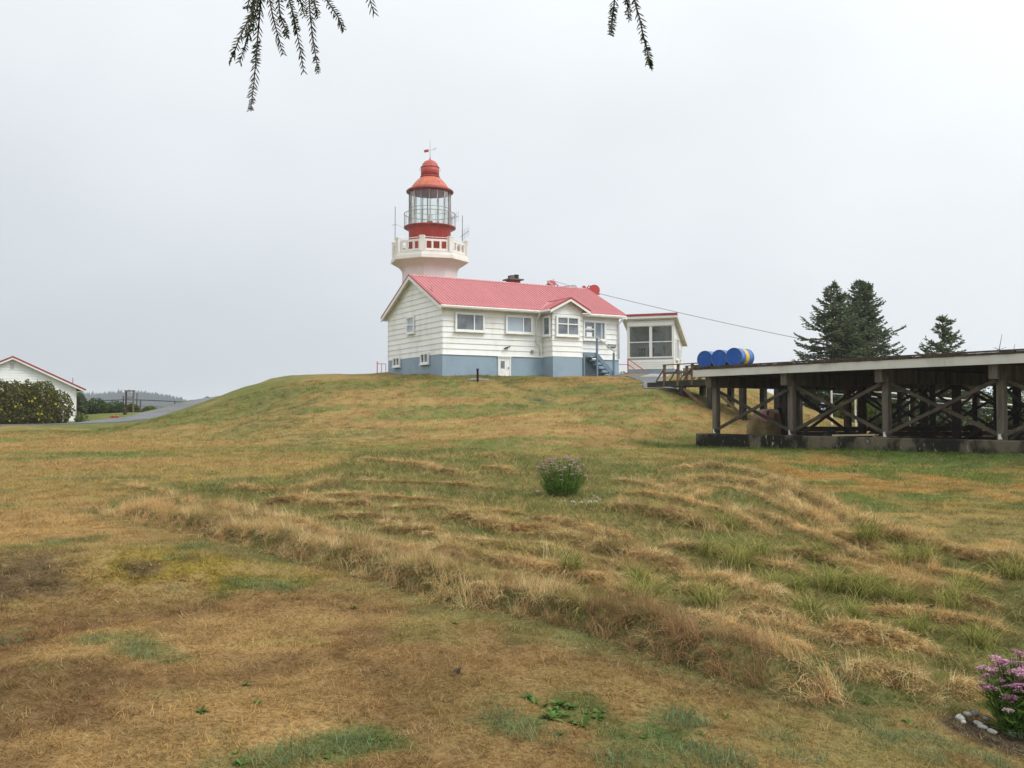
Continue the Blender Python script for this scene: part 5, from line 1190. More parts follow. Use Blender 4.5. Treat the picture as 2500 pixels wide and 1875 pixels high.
# shrubs beyond the road
GB = 'shrubs beyond the road'
for i, (u, vt, vb, wpx, Y, mt, lab) in enumerate([
    (196, 960, 1012, 30, 80, 'shrub_d', 'dark bushy evergreen hard against the white house corner'),
    (232, 972, 1012, 60, 82, 'shrub_d', 'broad dark green shrub beyond the grass verge near the white house'),
    (281, 980, 1011, 66, 84, 'shrub_d', 'dark green shrub under the fence rail left of the arbour'),
    (322, 986, 1010, 34, 83, 'hedge', 'brownish shrub growing round the foot of the arbour'),
    (366, 992, 1008, 36, 85, 'shrub', 'low light green shrub beside the road under the fence'),
    (507, 970, 988, 54, 88, 'shrub_d', 'low rounded green bush at the crest of the road')]):
    p = at(u, vb, Y); t = at(u, vt, Y); w = wpx / 2300 * Y / 2; h = t.z - p.z; zz = min(p.z, gz(p.x, p.y) if i < 5 else p.z - .8)
    H = t.z - zz; bush('shrub', p.x, Y, zz, [(0, 0, H * .5, w, w * .8, H * .5), (-w * .5, -.2, H * .35, w * .6, w * .6, H * .36), (w * .5, .1, H * .4, w * .6, w * .6, H * .4)], 2200, .09, LF[mt], lab, 'shrub', group=GB)
x, y, z = gp(186, 1000, 79); spruce('spruce_tree', x, y, z, at(206, 952, 79).z - z, .9, 'thin young conifer beside the corner of the neighbour house', 50, .05, seed=12)
p = at(1520, 898, 66); bush('shrub', p.x, 66, gz(p.x, 66), [(0, 0, .25, .7, .5, .32), (.4, 0, .2, .5, .4, .28)], 700, .06, LF['shrub'], 'low green shrub between the house corner and the hut', 'shrub')
# shrubs behind the platform
labs = ['yellow-green shrub seen between the first back posts of the platform', 'leafy green shrub behind the platform below the spruces', 'dark green shrub behind the crossed platform braces', 'bright green shrub right of the platform middle post', 'tall leafy shrub behind the platform under the small spruce', 'dark shrub low behind the white pipe railing', 'green shrub beyond the last platform post', 'yellowish shrub behind the pipe railing post', 'dense dark shrub filling the far platform end']
for i, (u, vt, wpx, Y, mt) in enumerate([(2075, 965, 90, 55, 'shrub'), (2150, 985, 110, 57, 'shrub'), (2215, 960, 120, 54, 'shrub_d'), (2275, 945, 120, 58, 'shrub'), (2350, 935, 130, 56, 'shrub'), (2330, 1000, 120, 53, 'shrub_d'), (2430, 950, 120, 55, 'shrub_d'), (2500, 935, 120, 57, 'shrub'), (2560, 960, 140, 52, 'shrub_d')]):
    p = at(u, vt, Y); zz = gz(p.x, Y); H = p.z - zz; w = wpx / 2300 * Y / 2
    bush('shrub', p.x, Y, zz, [(0, 0, H * .52, w, w, H * .5), (-w * .6, -.3, H * .35, w * .7, w * .6, H * .36), (w * .6, 0, H * .4, w * .65, w * .7, H * .4)], 3000, .085, LF[mt], labs[i], 'shrub', group='shrubs behind the platform')

# far wooded headland
def far_hill():
    Y = 1200.0; prof = [(60, 962), (120, 960), (190, 962), (240, 964), (300, 960), (345, 960), (380, 963), (410, 968), (440, 976), (456, 984), (470, 991), (486, 1000), (505, 1008), (530, 1012)]
    mb = MB(); n = 60; U = np.linspace(-200, 540, n); V = np.interp(U, [p[0] for p in prof], [p[1] for p in prof]); rows = []
    for r_, (dy, fz) in enumerate(((-170, 0.0), (-110, .45), (-40, .85), (0, 1.0), (120, .9), (400, .3))):
        for u, v in zip(U, V):
            p = at(u, v, Y); top = p.z - 3; mb.v.append((p.x * (Y + dy) / Y if dy < 0 else p.x, Y + dy, -15 + (top + 15) * fz))
    for r_ in range(5):
        for k in range(n - 1): mb.f.append((r_*n+k, r_*n+k+1, (r_+1)*n+k+1, (r_+1)*n+k))
    o = mb.build('distant_hill', LF['far'], None, True); tag(o, 'far headland rising from the sea', 'hill', kind='structure')
    m = MB(); r2 = random.Random(4)
    for k in range(5200):
        u = r2.uniform(-60, 500); v = np.interp(u, [p[0] for p in prof], [p[1] for p in prof]); f = r2.random() ** .6; dy = -165 * (1 - f); p = at(u, float(v), Y)
        fz = np.interp(dy, [-170, -110, -40, 0], [0, .45, .85, 1.0]); zb = -15 + (p.z - 3 + 15) * fz; h = r2.uniform(4.5, 7.5) * (1.35 if r2.random() < .07 else 1); w = h * r2.uniform(.22, .34)
        c = (p.x * (Y + dy) / Y, Y + dy); b = len(m.v); a0 = r2.random() * 6
        for lev, (rr, zz) in enumerate(((1.0, -.2), (.62, .35), (.30, .68))):
            for j in range(5): t = a0 + j * 1.2566 + lev * .6; q = rr * w * r2.uniform(.7, 1.15); m.v.append((c[0] + q * math.cos(t), c[1] + q * math.sin(t), zb + h * zz))
        m.v.append((c[0] + r2.uniform(-.3, .3), c[1], zb + h))
        for lev in range(2):
            for j in range(5): j2 = (j + 1) % 5; m.f.append((b+lev*5+j, b+lev*5+j2, b+lev*5+5+j2, b+lev*5+5+j))
        for j in range(5): m.f.append((b+10+j, b+10+(j+1) % 5, b+15))
    tag(m.build('far_forest', LF['far']), 'hazy blue-grey conifer wood covering the far headland', 'forest', kind='stuff')
far_hill()

# ------------------------------------------------------------------ overhanging spruce: trunk behind the viewer, limbs over the view
def hanging_tree():
    root = empty('spruce_tree', (-1.9, -1.3, gz(-1.9, -1.3)), 0, 'spruce overhead whose drooping needle twigs hang into the top of the view', 'tree')
    O = Vector(root.location); YT = 2.5
    MB().tube([(0, 0, -.3), (.05, 0, 1.5), (.05, .05, 4), (.0, 0, 9)], [.24, .2, .17, .08], 12).build('trunk', M['bark'], root, True)
    lp = [Vector((.05, .05, 3.0)) + O, Vector((-1.4, .6, 3.25)), Vector((-.95, 1.9, 3.12)), at(630, -190, YT), at(930, -190, YT + .1)]
    MB().tube([p - O for p in lp], [.05, .035, .025, .018, .008], 7).build('limb', M['bark'], root, True)
    lp2 = [Vector((.05, .05, 3.4)) + O, Vector((-.5, .9, 3.5)), Vector((.1, 1.9, 3.2)), at(1500, -200, YT), at(1580, -180, YT)]
    MB().tube([p - O for p in lp2], [.05, .035, .025, .016, .008], 7).build('limb', M['bark'], root, True)
    r_ = np.random.RandomState(3)
    def R1(p): return (530 + p[0] * .1808, p[1] * .1808)
    def R2(p): return (1450 + p[0] * .1085, p[1] * .1085)
    tw = [[(600,-950),(605,-300),(600,-100),(570,250),(545,550),(520,870),(495,1150),(450,1500)], [(570,-950),(575,-300),(560,-100),(460,200),(330,450),(240,680),(170,850)], [(480,-600),(500,0),(480,200),(430,450),(370,650),(300,850)],
          [(660,-900),(690,-300),(700,-50),(760,250),(820,480),(890,740)], [(780,-900),(800,-300),(830,-50),(850,230),(930,400),(940,510)], [(900,-950),(940,-300),(960,-50),(1030,200),(1080,450),(1130,720),(1170,980)],
          [(1220,-1000),(1230,-300),(1240,-50),(1260,250),(1300,560),(1370,1000)], [(1300,-900),(1390,-200),(1440,-50),(1520,60),(1640,240),(1710,430)], [(1250,-700),(1290,-100),(1330,100),(1360,250)], [(1080,-500),(1110,-50),(1150,100),(1190,240)], [(2000,-900),(2040,-200),(2070,20),(2120,190)], [(420,-500),(450,-150),(430,60),(390,120)], [(600,-500),(560,0),(520,200),(470,420)]]
    tws = [[R1(p) for p in t] for t in tw] + [[R2(p) for p in t] for t in [[(500,-1700),(480,-500),(470,-100),(450,150),(420,400),(380,800)], [(700,-1700),(710,-500),(720,-100),(760,150),(790,440)], [(850,-1700),(870,-500),(900,-100),(950,180),(1040,450),(1100,780),(1180,1050),(1230,1300),(1275,1530)]]]
    for ti, t in enumerate(tws):
        Yd = YT + r_.uniform(-.12, .16); pts = [at(u, v, Yd + .03 * k * r_.uniform(-1, 1)) - O for k, (u, v) in enumerate(t)]
        # resample
        P = []
        for a, b in zip(pts[:-1], pts[1:]):
            n = max(2, int((b - a).length / .006))
            for i in range(n): P.append(a.lerp(b, i / n))
        P.append(pts[-1]); N_ = len(P); tot = sum((b - a).length for a, b in zip(pts[:-1], pts[1:]))
        st = MB().tube([tuple(P[i]) for i in range(0, N_, 6)] + [tuple(P[-1])], [.0030 - .0018 * (i / N_) for i in range(0, N_, 6)] + [.001], 5)
        T = st.build('twig', M['rust'], root, True)
        m = MB(); ln = .025
        for i in range(2, N_ - 1):
            d = (P[min(i + 2, N_ - 1)] - P[max(i - 2, 0)]).normalized(); f = i / N_
            if i % 2: continue
            for rep in (-1, 1, 0):
                s = d.cross(Vector((0, 1, 0))).normalized() * rep + Vector((0, r_.randn() * .55, 0)) + Vector(r_.randn(3)) * .25; s = (s - d * s.dot(d)).normalized()
                if rep == 0 and r_.rand() < .4: continue
                nd = (d * (.75 + .25 * f) + s * .62).normalized(); l = ln * r_.uniform(.7, 1.1) * (.75 if f > .9 else 1); w = .0016
                q = P[i] + s * .001; e = q + nd * l; a = nd.cross(s).normalized() * w; b = a.cross(nd).normalized() * w
                base = len(m.v); mid = q.lerp(e, .55)
                m.v += [tuple(q + a * .6), tuple(q - a * .3 + b * .6), tuple(q - a * .3 - b * .6), tuple(mid + a), tuple(mid - a * .5 + b), tuple(mid - a * .5 - b), tuple(e)]
                for j in range(3): j2 = (j + 1) % 3; m.f += [(base+j, base+j2, base+3+j2, base+3+j), (base+3+j, base+3+j2, base+6)]
        # bud tuft at the tip
        me = m.mesh('needles', LF['spruce_near']); nv = len(me.vertices); sh = np.repeat(r_.rand(nv // 7), 7); at_ = me.attributes.new('shade', 'FLOAT', 'POINT'); at_.data.foreach_set('value', sh.astype(np.float32))
        o = inst('needles', me, T); o['kind'] = 'stuff'
hanging_tree()
# ------------------------------------------------------------------ grass, weeds, flowers, stones
def blade_clump(name, n, lr, w, spread, e0, droop, segs, mt, bias=0.0, seed=0, azr=math.pi):
    """a handful of grass blades; bias turns them towards local +x"""
    r_ = np.random.RandomState(seed); V, F, S = [], [], []
    for b in range(n):
        az = r_.uniform(-azr, azr) if bias == 0 else r_.randn() * (1.6 - 1.3 * bias)
        el = math.radians(r_.uniform(*e0)); L0 = r_.uniform(*lr); dr = math.radians(r_.uniform(*droop)) / segs
        rr = spread * math.sqrt(r_.rand()); ra = r_.rand() * 6.283; p = np.array([rr * math.cos(ra), rr * math.sin(ra), -.01])
        side = np.array([-math.sin(az + r_.uniform(-.6, .6)), math.cos(az + r_.uniform(-.6, .6)), 0]); sh = r_.rand(); base = len(V); ww = w * r_.uniform(.7, 1.3)
        for s in range(segs + 1):
            t = s / segs
            if s < segs: V += [p - side * ww * (1 - t * .75), p + side * ww * (1 - t * .75)]; S += [sh, sh]
            else: V.append(p); S.append(sh)
            d = np.array([math.cos(az) * math.cos(el), math.sin(az) * math.cos(el), math.sin(el)]); p = p + d * L0 / segs; el -= dr; az += r_.randn() * .12
        for s in range(segs - 1): F.append((base+2*s, base+2*s+1, base+2*s+3, base+2*s+2))
        F.append((base + 2*(segs-1), base + 2*(segs-1) + 1, base + 2*segs))
    me = bpy.data.meshes.new(name); me.from_pydata([tuple(v) for v in V], [], F); a = me.attributes.new('shade', 'FLOAT', 'POINT'); a.data.foreach_set('value', np.array(S, np.float32)); me.materials.append(mt)
    return me
def scatter(name, meshes, X, Y, rot, scl, idx, tint, label, cat, sink=0.0):
    """one field of grass: clumps set on points; every clump carries its own colour"""
    col = bpy.data.collections.new(name + '_clumps')
    for i, m in enumerate(meshes): col.objects.link(bpy.data.objects.new('%s_clump_%02d' % (name, i), m))
    n = len(X); Z = ground(X, Y) - sink
    me = bpy.data.meshes.new(name); me.vertices.add(n); me.vertices.foreach_set('co', np.stack([X, Y, Z], 1).astype(np.float32).ravel())
    for nm, arr in (('rot', rot), ('scl', scl)):
        a = me.attributes.new(nm, 'FLOAT_VECTOR', 'POINT'); a.data.foreach_set('vector', arr.astype(np.float32).ravel())
    a = me.attributes.new('pick', 'INT', 'POINT'); a.data.foreach_set('value', idx.astype(np.int32)); float_color(me, 'tint', tint)
    ng = bpy.data.node_groups.new(name, 'GeometryNodeTree'); ng.interface.new_socket('Geometry', in_out='INPUT', socket_type='NodeSocketGeometry'); ng.interface.new_socket('Geometry', in_out='OUTPUT', socket_type='NodeSocketGeometry')
    N, L = ng.nodes, ng.links; gi, go = N.new('NodeGroupInput'), N.new('NodeGroupOutput'); iop = N.new('GeometryNodeInstanceOnPoints'); ci = N.new('GeometryNodeCollectionInfo')
    ci.inputs['Collection'].default_value = col; ci.inputs['Separate Children'].default_value = True; ci.inputs['Reset Children'].default_value = True
    L.new(gi.outputs[0], iop.inputs['Points']); L.new(ci.outputs[0], iop.inputs['Instance']); iop.inputs['Pick Instance'].default_value = True
    for nm, ty, sk in (('rot', 'FLOAT_VECTOR', 'Rotation'), ('scl', 'FLOAT_VECTOR', 'Scale'), ('pick', 'INT', 'Instance Index')):
        na = N.new('GeometryNodeInputNamedAttribute'); na.data_type = ty; na.inputs['Name'].default_value = nm; L.new(na.outputs['Attribute'], iop.inputs[sk])
    L.new(iop.outputs[0], go.inputs[0])
    o = inst(name, me); md = o.modifiers.new('grass', 'NODES'); md.node_group = ng
    return tag(o, label, cat, kind='stuff')
GRASS = leafmat('grass_blade', True, jit=.38, trans=.36)

def off_limits(X, Y):
    rd, _ = seg_dist(X, Y, ROAD); bad = rd < 2.1
    q = np.stack([X - HA.x, Y - HA.y], 1); s = q @ np.array(av); t = q @ np.array(bv)
    bad |= (s > -.1) & (s < L_ + .1) & (t > -.1) & (t < W_ + .1); bad |= (s > BS0 - .1) & (s < BS1 + .1) & (t > -BD - .1) & (t < 0)
    q = np.stack([X - P0.x, Y - P0.y], 1); s = q @ np.array(pxv); t = q @ np.array(pyv); bad |= (s > -.25) & (s < PLEN) & (t > -.18) & (t < .22)
    for line, w in (([(pA.x, pA.y), (pB.x, pB.y), (7.6, 50.5), (7.3, 46.5), (6.75, 43.2)], .8), ([(7.6, 52.6), (8.4, 55.0), (9.2, 57.6)], .65)):
        d, _ = seg_dist(X, Y, line); bad |= d < w
    return bad
pA = HA + av * 9.2 - bv * 1.3; pB = HA + av * 11.8 - bv * 1.0
def field(y0, y1, dens, margin=1.12):
    n = int(dens * .56 * 2 * (y1 * y1 - y0 * y0) / 2 * margin); Y = np.sqrt(nrs.rand(n) * (y1*y1 - y0*y0) + y0*y0); X = (nrs.rand(n) * 2 - 1) * (.56 * margin * Y + .6)
    return X, Y
short = [blade_clump('short_%d' % i, 24, (.022, .075), .0016, .055, (4, 48), (5, 50), 2, GRASS, seed=40 + i) for i in range(6)]
XS, YS, SC = [], [], []
for y0, y1, dn, sc in ((3.4, 7, 620, 1.0), (7, 12, 330, 1.25), (12, 20, 130, 1.9), (20, 34, 46, 2.8), (34, 52, 20, 3.6)):
    a, b = field(y0, y1, dn); XS.append(a); YS.append(b); SC.append(np.full(len(a), sc))
X, Y, S = np.concatenate(XS), np.concatenate(YS), np.concatenate(SC); k = ~off_limits(X, Y); X, Y, S = X[k], Y[k], S[k]; n = len(X)
um = inside(X, Y, UNMOWN); tint = lawn_color(X, Y)
tint[um] = tint[um] * .6 + np.array([.125, .150, .050]) * .4
jit = nrs.rand(n, 1); tint = tint * (.62 + .85 * jit); pale = nrs.rand(n) < .16; tint[pale] = tint[pale] * .35 + np.array([.46, .33, .16]) * .65
sv = S * (.6 + .8 * nrs.rand(n)); sv[um] *= 1.5
rot = np.stack([nrs.randn(n) * .12, nrs.randn(n) * .12, nrs.rand(n) * 6.283], 1)
scatter('lawn_grass', short, X, Y, rot, np.stack([sv, sv, sv * (.7 + .5 * nrs.rand(n))], 1), nrs.randint(0, 6, n), np.clip(tint, .01, .8), 'short dry mown grass covering the slope', 'grass')

# long dry grass: windrows and the unmown patch
longm = [blade_clump('long_%d' % i, 38, (.07, .21), .0021, .055, (10, 58), (40, 120), 4, GRASS, bias=.6, seed=60 + i) for i in range(6)]
matm = [blade_clump('mat_%d' % i, 44, (.03, .095), .0021, .045, (5, 48), (25, 90), 3, GRASS, bias=.55, seed=140 + i) for i in range(6)]
upm = [blade_clump('upright_%d' % i, 26, (.11, .25), .0016, .06, (50, 88), (15, 60), 4, GRASS, bias=.3, seed=80 + i) for i in range(4)]
XS, YS, RZ, PK, SC, TN = [], [], [], [], [], []
dry = np.array([[.66, .475, .225], [.58, .390, .185], [.76, .575, .310], [.42, .275, .135], [.43, .365, .140]])
for ri, (pts, w, h) in enumerate(RIDGES):
    for a, b in zip(pts[:-1], pts[1:]):
        ln = math.hypot(b[0] - a[0], b[1] - a[1]); n = int(ln * (185 if ri == 0 else 300)); t = nrs.rand(n); off = np.clip(nrs.randn(n), -1.6, 1.6) * w * (.52 if ri else .9)
        dx, dy = (b[0] - a[0]) / (ln + 1e-6), (b[1] - a[1]) / (ln + 1e-6)
        x = a[0] + (b[0] - a[0]) * t - dy * off; y = a[1] + (b[1] - a[1]) * t + dx * off
        XS.append(x); YS.append(y); SC.append(.65 + .6 * nrs.rand(n))
        flop = -math.pi / 2 + (fbm(x, y, 1.6, 2, 91) - .5) * 4.2 + nrs.randn(n) * .45; RZ.append(flop)
        PK.append(np.where(nrs.rand(n) < (.35 if ri == 0 else .015), nrs.randint(6, 10, n), nrs.randint(0, 6, n) + (10 if ri else 0) * (nrs.rand(n) < .93)))
        g = fbm(x, y, .9, 3, 101); pal = dry[np.clip((g * 9 - 2.2 + nrs.randn(n) * .7).astype(int), 0, 4)]; brn = np.array([.33, .205, .105]) if (ri == 0 and 9 <= pts.index(a) <= 11) else None; TN.append((pal if brn is None else pal * .25 + brn * .75) * (.8 + .45 * nrs.rand(n, 1)))
x0, x1 = min(p[0] for p in UNMOWN), max(p[0] for p in UNMOWN); y0, y1 = min(p[1] for p in UNMOWN), max(p[1] for p in UNMOWN)
n = 80000; x = x0 + (x1 - x0) * nrs.rand(n); y = y0 + (y1 - y0) * nrs.rand(n); k = inside(x, y, UNMOWN) & (np.abs(x) < .62 * y + .5) & (fbm(x, y, .8, 3, 111) + .09 * nrs.randn(n) > .53); x, y = x[k], y[k]; n = len(x)
XS.append(x); YS.append(y); SC.append(.35 + .4 * nrs.rand(n)); RZ.append(-math.pi / 2 + (fbm(x, y, 1.2, 2, 121) - .5) * 6 + nrs.randn(n) * .5); PK.append(np.where(nrs.rand(n) < .75, nrs.randint(10, 16, n), nrs.randint(0, 10, n)))
g = fbm(x, y, 1.4, 3, 131); pal = dry[np.clip((g * 8 - 1.8 + nrs.randn(n) * .8).astype(int), 0, 4)]; gm = (fbm(x, y, 2.2, 3, 141) + .10 * sstep(0, 4, x) > .56) & (nrs.rand(n) < .7); pal[gm] = pal[gm] * .35 + np.array([.125, .145, .045]) * .65; TN.append(pal * (.75 + .5 * nrs.rand(n, 1)))
# standing brown tufts scattered through the patch
n = 2600; x = x0 + (x1 - x0) * nrs.rand(n); y = y0 + (y1 - y0) * nrs.rand(n); k = inside(x, y, UNMOWN) & (np.abs(x) < .62 * y + .5) & (fbm(x, y, .6, 2, 151) > .60); x, y = x[k], y[k]; n = len(x)
XS.append(x); YS.append(y); SC.append(.6 + .6 * nrs.rand(n)); RZ.append(nrs.rand(n) * 6.283); PK.append(nrs.randint(6, 10, n)); TN.append(np.array([[.36, .225, .115]]) * (.7 + .6 * nrs.rand(n, 1)))
X, Y, RZ, PK, SC, TN = map(np.concatenate, (XS, YS, RZ, PK, SC, TN)); n = len(X)
rot = np.stack([nrs.randn(n) * .1, nrs.randn(n) * .1, RZ], 1)
scatter('long_grass', longm + upm + matm, X, Y, rot, np.stack([SC * .95, SC * .95, SC * (.75 + .35 * nrs.rand(n))], 1), PK, np.clip(TN, .01, .8), 'long dry tan grass lying in windrows across the slope', 'grass', sink=.01)

# sedge tussocks
ONES = 'first second third fourth fifth sixth seventh eighth ninth tenth eleventh twelfth thirteenth fourteenth fifteenth sixteenth seventeenth eighteenth nineteenth'.split()
def ordinal(k):
    if k == 0: return 'leftmost'
    if k < 19: return ONES[k]
    t = {2: ('twentieth', 'twenty'), 3: ('thirtieth', 'thirty'), 4: ('fortieth', 'forty')}[(k + 1) // 10]; r = (k + 1) % 10
    return t[0] if r == 0 else t[1] + '-' + ONES[r - 1]
def ranks(pts): o = sorted(range(len(pts)), key=lambda i: (pts[i][0], pts[i][1])); return {i: n for n, i in enumerate(o)}
def place(k): return 'leftmost' if k == 0 else ordinal(k) + ' from the left'
def R5(a, b): return 1600 + a * .4069, 1000 + b * .4069
tm = [blade_clump('sedge_%d' % i, 170, (.22, .46), .0032, .10, (45, 88), (60, 130), 5, LF['sedge'], seed=200 + i) for i in range(4)]
tuss = [R5(*p) for p in [(960, 880), (330, 880), (490, 950), (700, 1080), (830, 1090), (900, 1260), (340, 1200), (1180, 1260), (1470, 950), (1270, 830), (1950, 1420), (1490, 1160), (1340, 1080), (1760, 1210), (1040, 1080), (1620, 930), (2130, 1010), (620, 900), (1560, 1350), (1850, 1140), (1240, 1120)]] + [(1555, 1420), (1570, 1470), (672, 1200), (1770, 1290), (1395, 1415)]
rk = ranks(tuss)
for i, (u, v) in enumerate(tuss):
    x, y = drop(u, v); T = empty('grass_tussock', (x, y, gz(x, y)), rnd.uniform(0, 6), place(rk[i]) + ' of the green sedge tussocks in the long dry grass', 'tussock', 'green tussocks in the unmown patch')
    s = rnd.uniform(.9, 1.45); inst('blades', tm[i % 4], T, scl=(s, s, s * rnd.uniform(.8, 1.0)))
# broad-leaved weeds and blue-green tufts on the near lawn
def leaf_rosette(seed, n=14, L0=.06):
    r_ = np.random.RandomState(seed); m = MB()
    for k in range(n):
        az = r_.rand() * 6.283; el = math.radians(r_.uniform(15, 60)); l = L0 * r_.uniform(.6, 1.2); w = l * .15; c = Vector((math.cos(az), math.sin(az), 0)); s = Vector((-math.sin(az), math.cos(az), 0)); pts = []
        p = Vector((0, 0, 0))
        for j, (f, ww) in enumerate(((0, .25), (.3, 1), (.65, .9), (1, .05))):
            q = c * (l * f * math.cos(el)) + Vector((0, 0, l * f * math.sin(el) - l * f * f * .35)); pts.append((q - s * w * ww, q + Vector((0, 0, -w * ww * .35)), q + s * w * ww))
        b = len(m.v)
        for a in pts: m.v += [tuple(v) for v in a]
        for j in range(3): m.f += [(b+3*j, b+3*j+1, b+3*j+4, b+3*j+3), (b+3*j+1, b+3*j+2, b+3*j+5, b+3*j+4)]
    me = m.mesh('leaves', LF['dock'], True); a = me.attributes.new('shade', 'FLOAT', 'POINT'); a.data.foreach_set('value', np.repeat(r_.rand(n), 12).astype(np.float32)); return me
dm = [leaf_rosette(300 + i) for i in range(4)]
weeds = [(1285, 1700), (1305, 1712), (1330, 1722), (1352, 1735), (1380, 1745), (1368, 1722), (1405, 1762), (1425, 1768), (1395, 1725), (1345, 1752), (1459, 1750), (1462, 1738), (1370, 1790), (1430, 1740), (1113, 1518), (1100, 1484), (910, 1808), (940, 1804), (1759, 1743), (1775, 1748), (631, 1712), (598, 1668), (865, 1482), (700, 1668), (1290, 1488), (1360, 1490), (1990, 1672), (2110, 1712), (2020, 1706), (2215, 1760), (2235, 1770), (575, 1838), (800, 1848), (590, 1866), (490, 1735), (1575, 1800), (1710, 1790)]
rk = ranks(weeds)
for i, (u, v) in enumerate(weeds):
    x, y = drop(u, v + 6); T = empty('broadleaf_weed', (x, y, gz(x, y)), rnd.uniform(0, 6), place(rk[i]) + ' of the small bright green broad-leaved weeds in the lawn', 'weed', 'broad-leaved weeds in the lawn'); s = rnd.uniform(.7, 1.25) * (1.2 if i < 12 else .75); inst('leaves', dm[i % 4], T, scl=(s, s, s))
fm = [blade_clump('tuft_%d' % i, 120, (.05, .13), .0018, .13, (30, 85), (20, 90), 3, LF['teal'], seed=320 + i) for i in range(3)]
tufts = [(600, 1425, 1.0), (655, 1432, 1.1), (700, 1438, 1.0), (560, 1415, .8), (330, 1600, 1.0), (318, 1578, .9), (245, 1560, .9), (350, 1575, .7), (753, 1825, 1.2), (715, 1845, 1), (640, 1860, 1), (1653, 1755, 1.1), (1625, 1745, .9), (1680, 1765, 1.), (1738, 1850, 1.3), (1700, 1835, 1), (1780, 1862, 1.1), (2092, 1765, .9), (1240, 1760, .9), (1250, 1790, 1), (870, 1820, 1.0), (840, 1815, .9), (20, 1565, .8), (1215, 1740, .8), (1320, 1800, 1), (2150, 1800, .8), (1900, 1800, .9), (1960, 1850, 1), (1480, 1850, 1), (1560, 1858, 1.1), (2400, 1855, 1), (1020, 1495, .7), (2260, 1850, 1), (480, 1330, 1.2), (140, 1325, 1.2), (430, 1360, 1)]
rk = ranks(tufts)
for i, (u, v, s) in enumerate(tufts):
    x, y = drop(u, v + 4); T = empty('grass_tuft', (x, y, gz(x, y)), rnd.uniform(0, 6), place(rk[i]) + ' of the blue-green grass tufts in the mown lawn', 'grass tuft', 'blue-green tufts in the lawn'); inst('blades', fm[i % 3], T, scl=(s, s, s * .9))

# yarrow clumps
def yarrow(u, v, wid, hgt, label, seed, nst=150):
    r_ = np.random.RandomState(seed); x, y = drop(u, v); z = gz(x, y); T = empty('yarrow_clump', (x, y, z), 0, label, 'flowers', 'pink yarrow clumps in the garden')
    C, A, B = [], [], []; st = MB(); heads = []
    for k in range(nst):
        a = r_.rand() * 6.283; rr = wid * .5 * math.sqrt(r_.rand()); bx, by = rr * .55 * math.cos(a), rr * .45 * math.sin(a); tx_, ty_ = rr * 1.05 * math.cos(a), rr * .9 * math.sin(a); h = hgt * (r_.uniform(.62, 1.0) - .25 * (rr / (wid * .5)) ** 2)
        st.tube([(bx, by, -.02), ((bx + tx_) / 2 * .95, (by + ty_) / 2 * .95, h * .55), (tx_, ty_, h)], [.0035, .003, .002], 3, False); heads.append((tx_, ty_, h))
        for j in range(17):
            f = r_.uniform(.03, .88); q = np.array([bx + (tx_ - bx) * f, by + (ty_ - by) * f, h * f]); az = r_.rand() * 6.283; d = np.array([math.cos(az), math.sin(az), r_.uniform(.2, 1.2)]); d /= np.linalg.norm(d); l = hgt * r_.uniform(.05, .11) * (1.2 - f * .5)
            C.append(q + d * l); A.append(d * l); s = np.cross(d, r_.randn(3)); B.append(s / np.linalg.norm(s) * .0045)
    st.build('stems', LF['yarrow'], T); inst('foliage', quad_mesh('foliage', np.array(C), np.array(A), np.array(B), LF['yarrow'], r_.rand(len(C))), T)['kind'] = 'stuff'
    hm = {}
    for key in ('pink', 'pale', 'magenta'):
        for vnt in range(3):
            n = 46; rr = .032 * np.sqrt(r_.rand(n)); t = r_.rand(n) * 6.283; c = np.stack([rr * np.cos(t), rr * np.sin(t), .006 * r_.rand(n) - rr * .25], 1); a = unit(np.stack([np.cos(t), np.sin(t), .15 + 0 * t], 1) + r_.randn(n, 3) * .25) * .007
            hm[key, vnt] = quad_mesh('flower_head', c, a, unit(np.cross(a, np.array([0, 0, 1.]) + r_.randn(n, 3) * .2)) * .006, LF[key], r_.rand(n))
    for i, (hx, hy, hz) in enumerate(heads):
        if r_.rand() < .85:
            key = 'magenta' if (hx < -wid * .22 and r_.rand() < .5) or r_.rand() < .10 else ('pale' if r_.rand() < .45 else 'pink'); s = r_.uniform(.7, 1.3)
            inst('flower_head', hm[key, r_.randint(3)], T, (hx, hy, hz), (r_.randn() * .15, r_.randn() * .15, r_.rand() * 6), (s, s, s))
    return T
yarrow(1372, 1212, .84, .74, 'pink and white yarrow clump ringed by stones in the middle of the slope', 5)
yarrow(2515, 1800, .56, .52, 'pink yarrow clump with dark green stems at the corner of the view', 9, 220)
# stones
def stone(u, v, rpx, mt, label, group, seed, flat=.7, Yd=None):
    r_ = random.Random(seed); x, y = drop(u, v); r = rpx / 2300 * y; m = MB(); n, k = 12, 7; a1, a2, a3 = r_.uniform(0, 6), r_.uniform(0, 6), r_.uniform(0, 6)
    for i in range(k + 1):
        ph = -math.pi / 2 + math.pi * i / k
        for j in range(n):
            t = 2 * math.pi * j / n; f = 1 + .12 * math.sin(2 * t + a1) + .07 * math.sin(3 * t + a2 + ph * 2) + .05 * math.sin(ph * 3 + a3); m.v.append((r * 1.15 * f * math.cos(ph) * math.cos(t), r * .95 * f * math.cos(ph) * math.sin(t), r * flat * math.sin(ph) * f))
    for i in range(k):
        for j in range(n): j2 = (j + 1) % n; m.f.append((i*n+j, i*n+j2, (i+1)*n+j2, (i+1)*n+j))
    o = m.build('stone', mt, None, True, loc=(x, y, gz(x, y) + r * flat * .45)); o.rotation_euler = (0, 0, r_.uniform(0, 6)); return tag(o, label, 'stone', group)
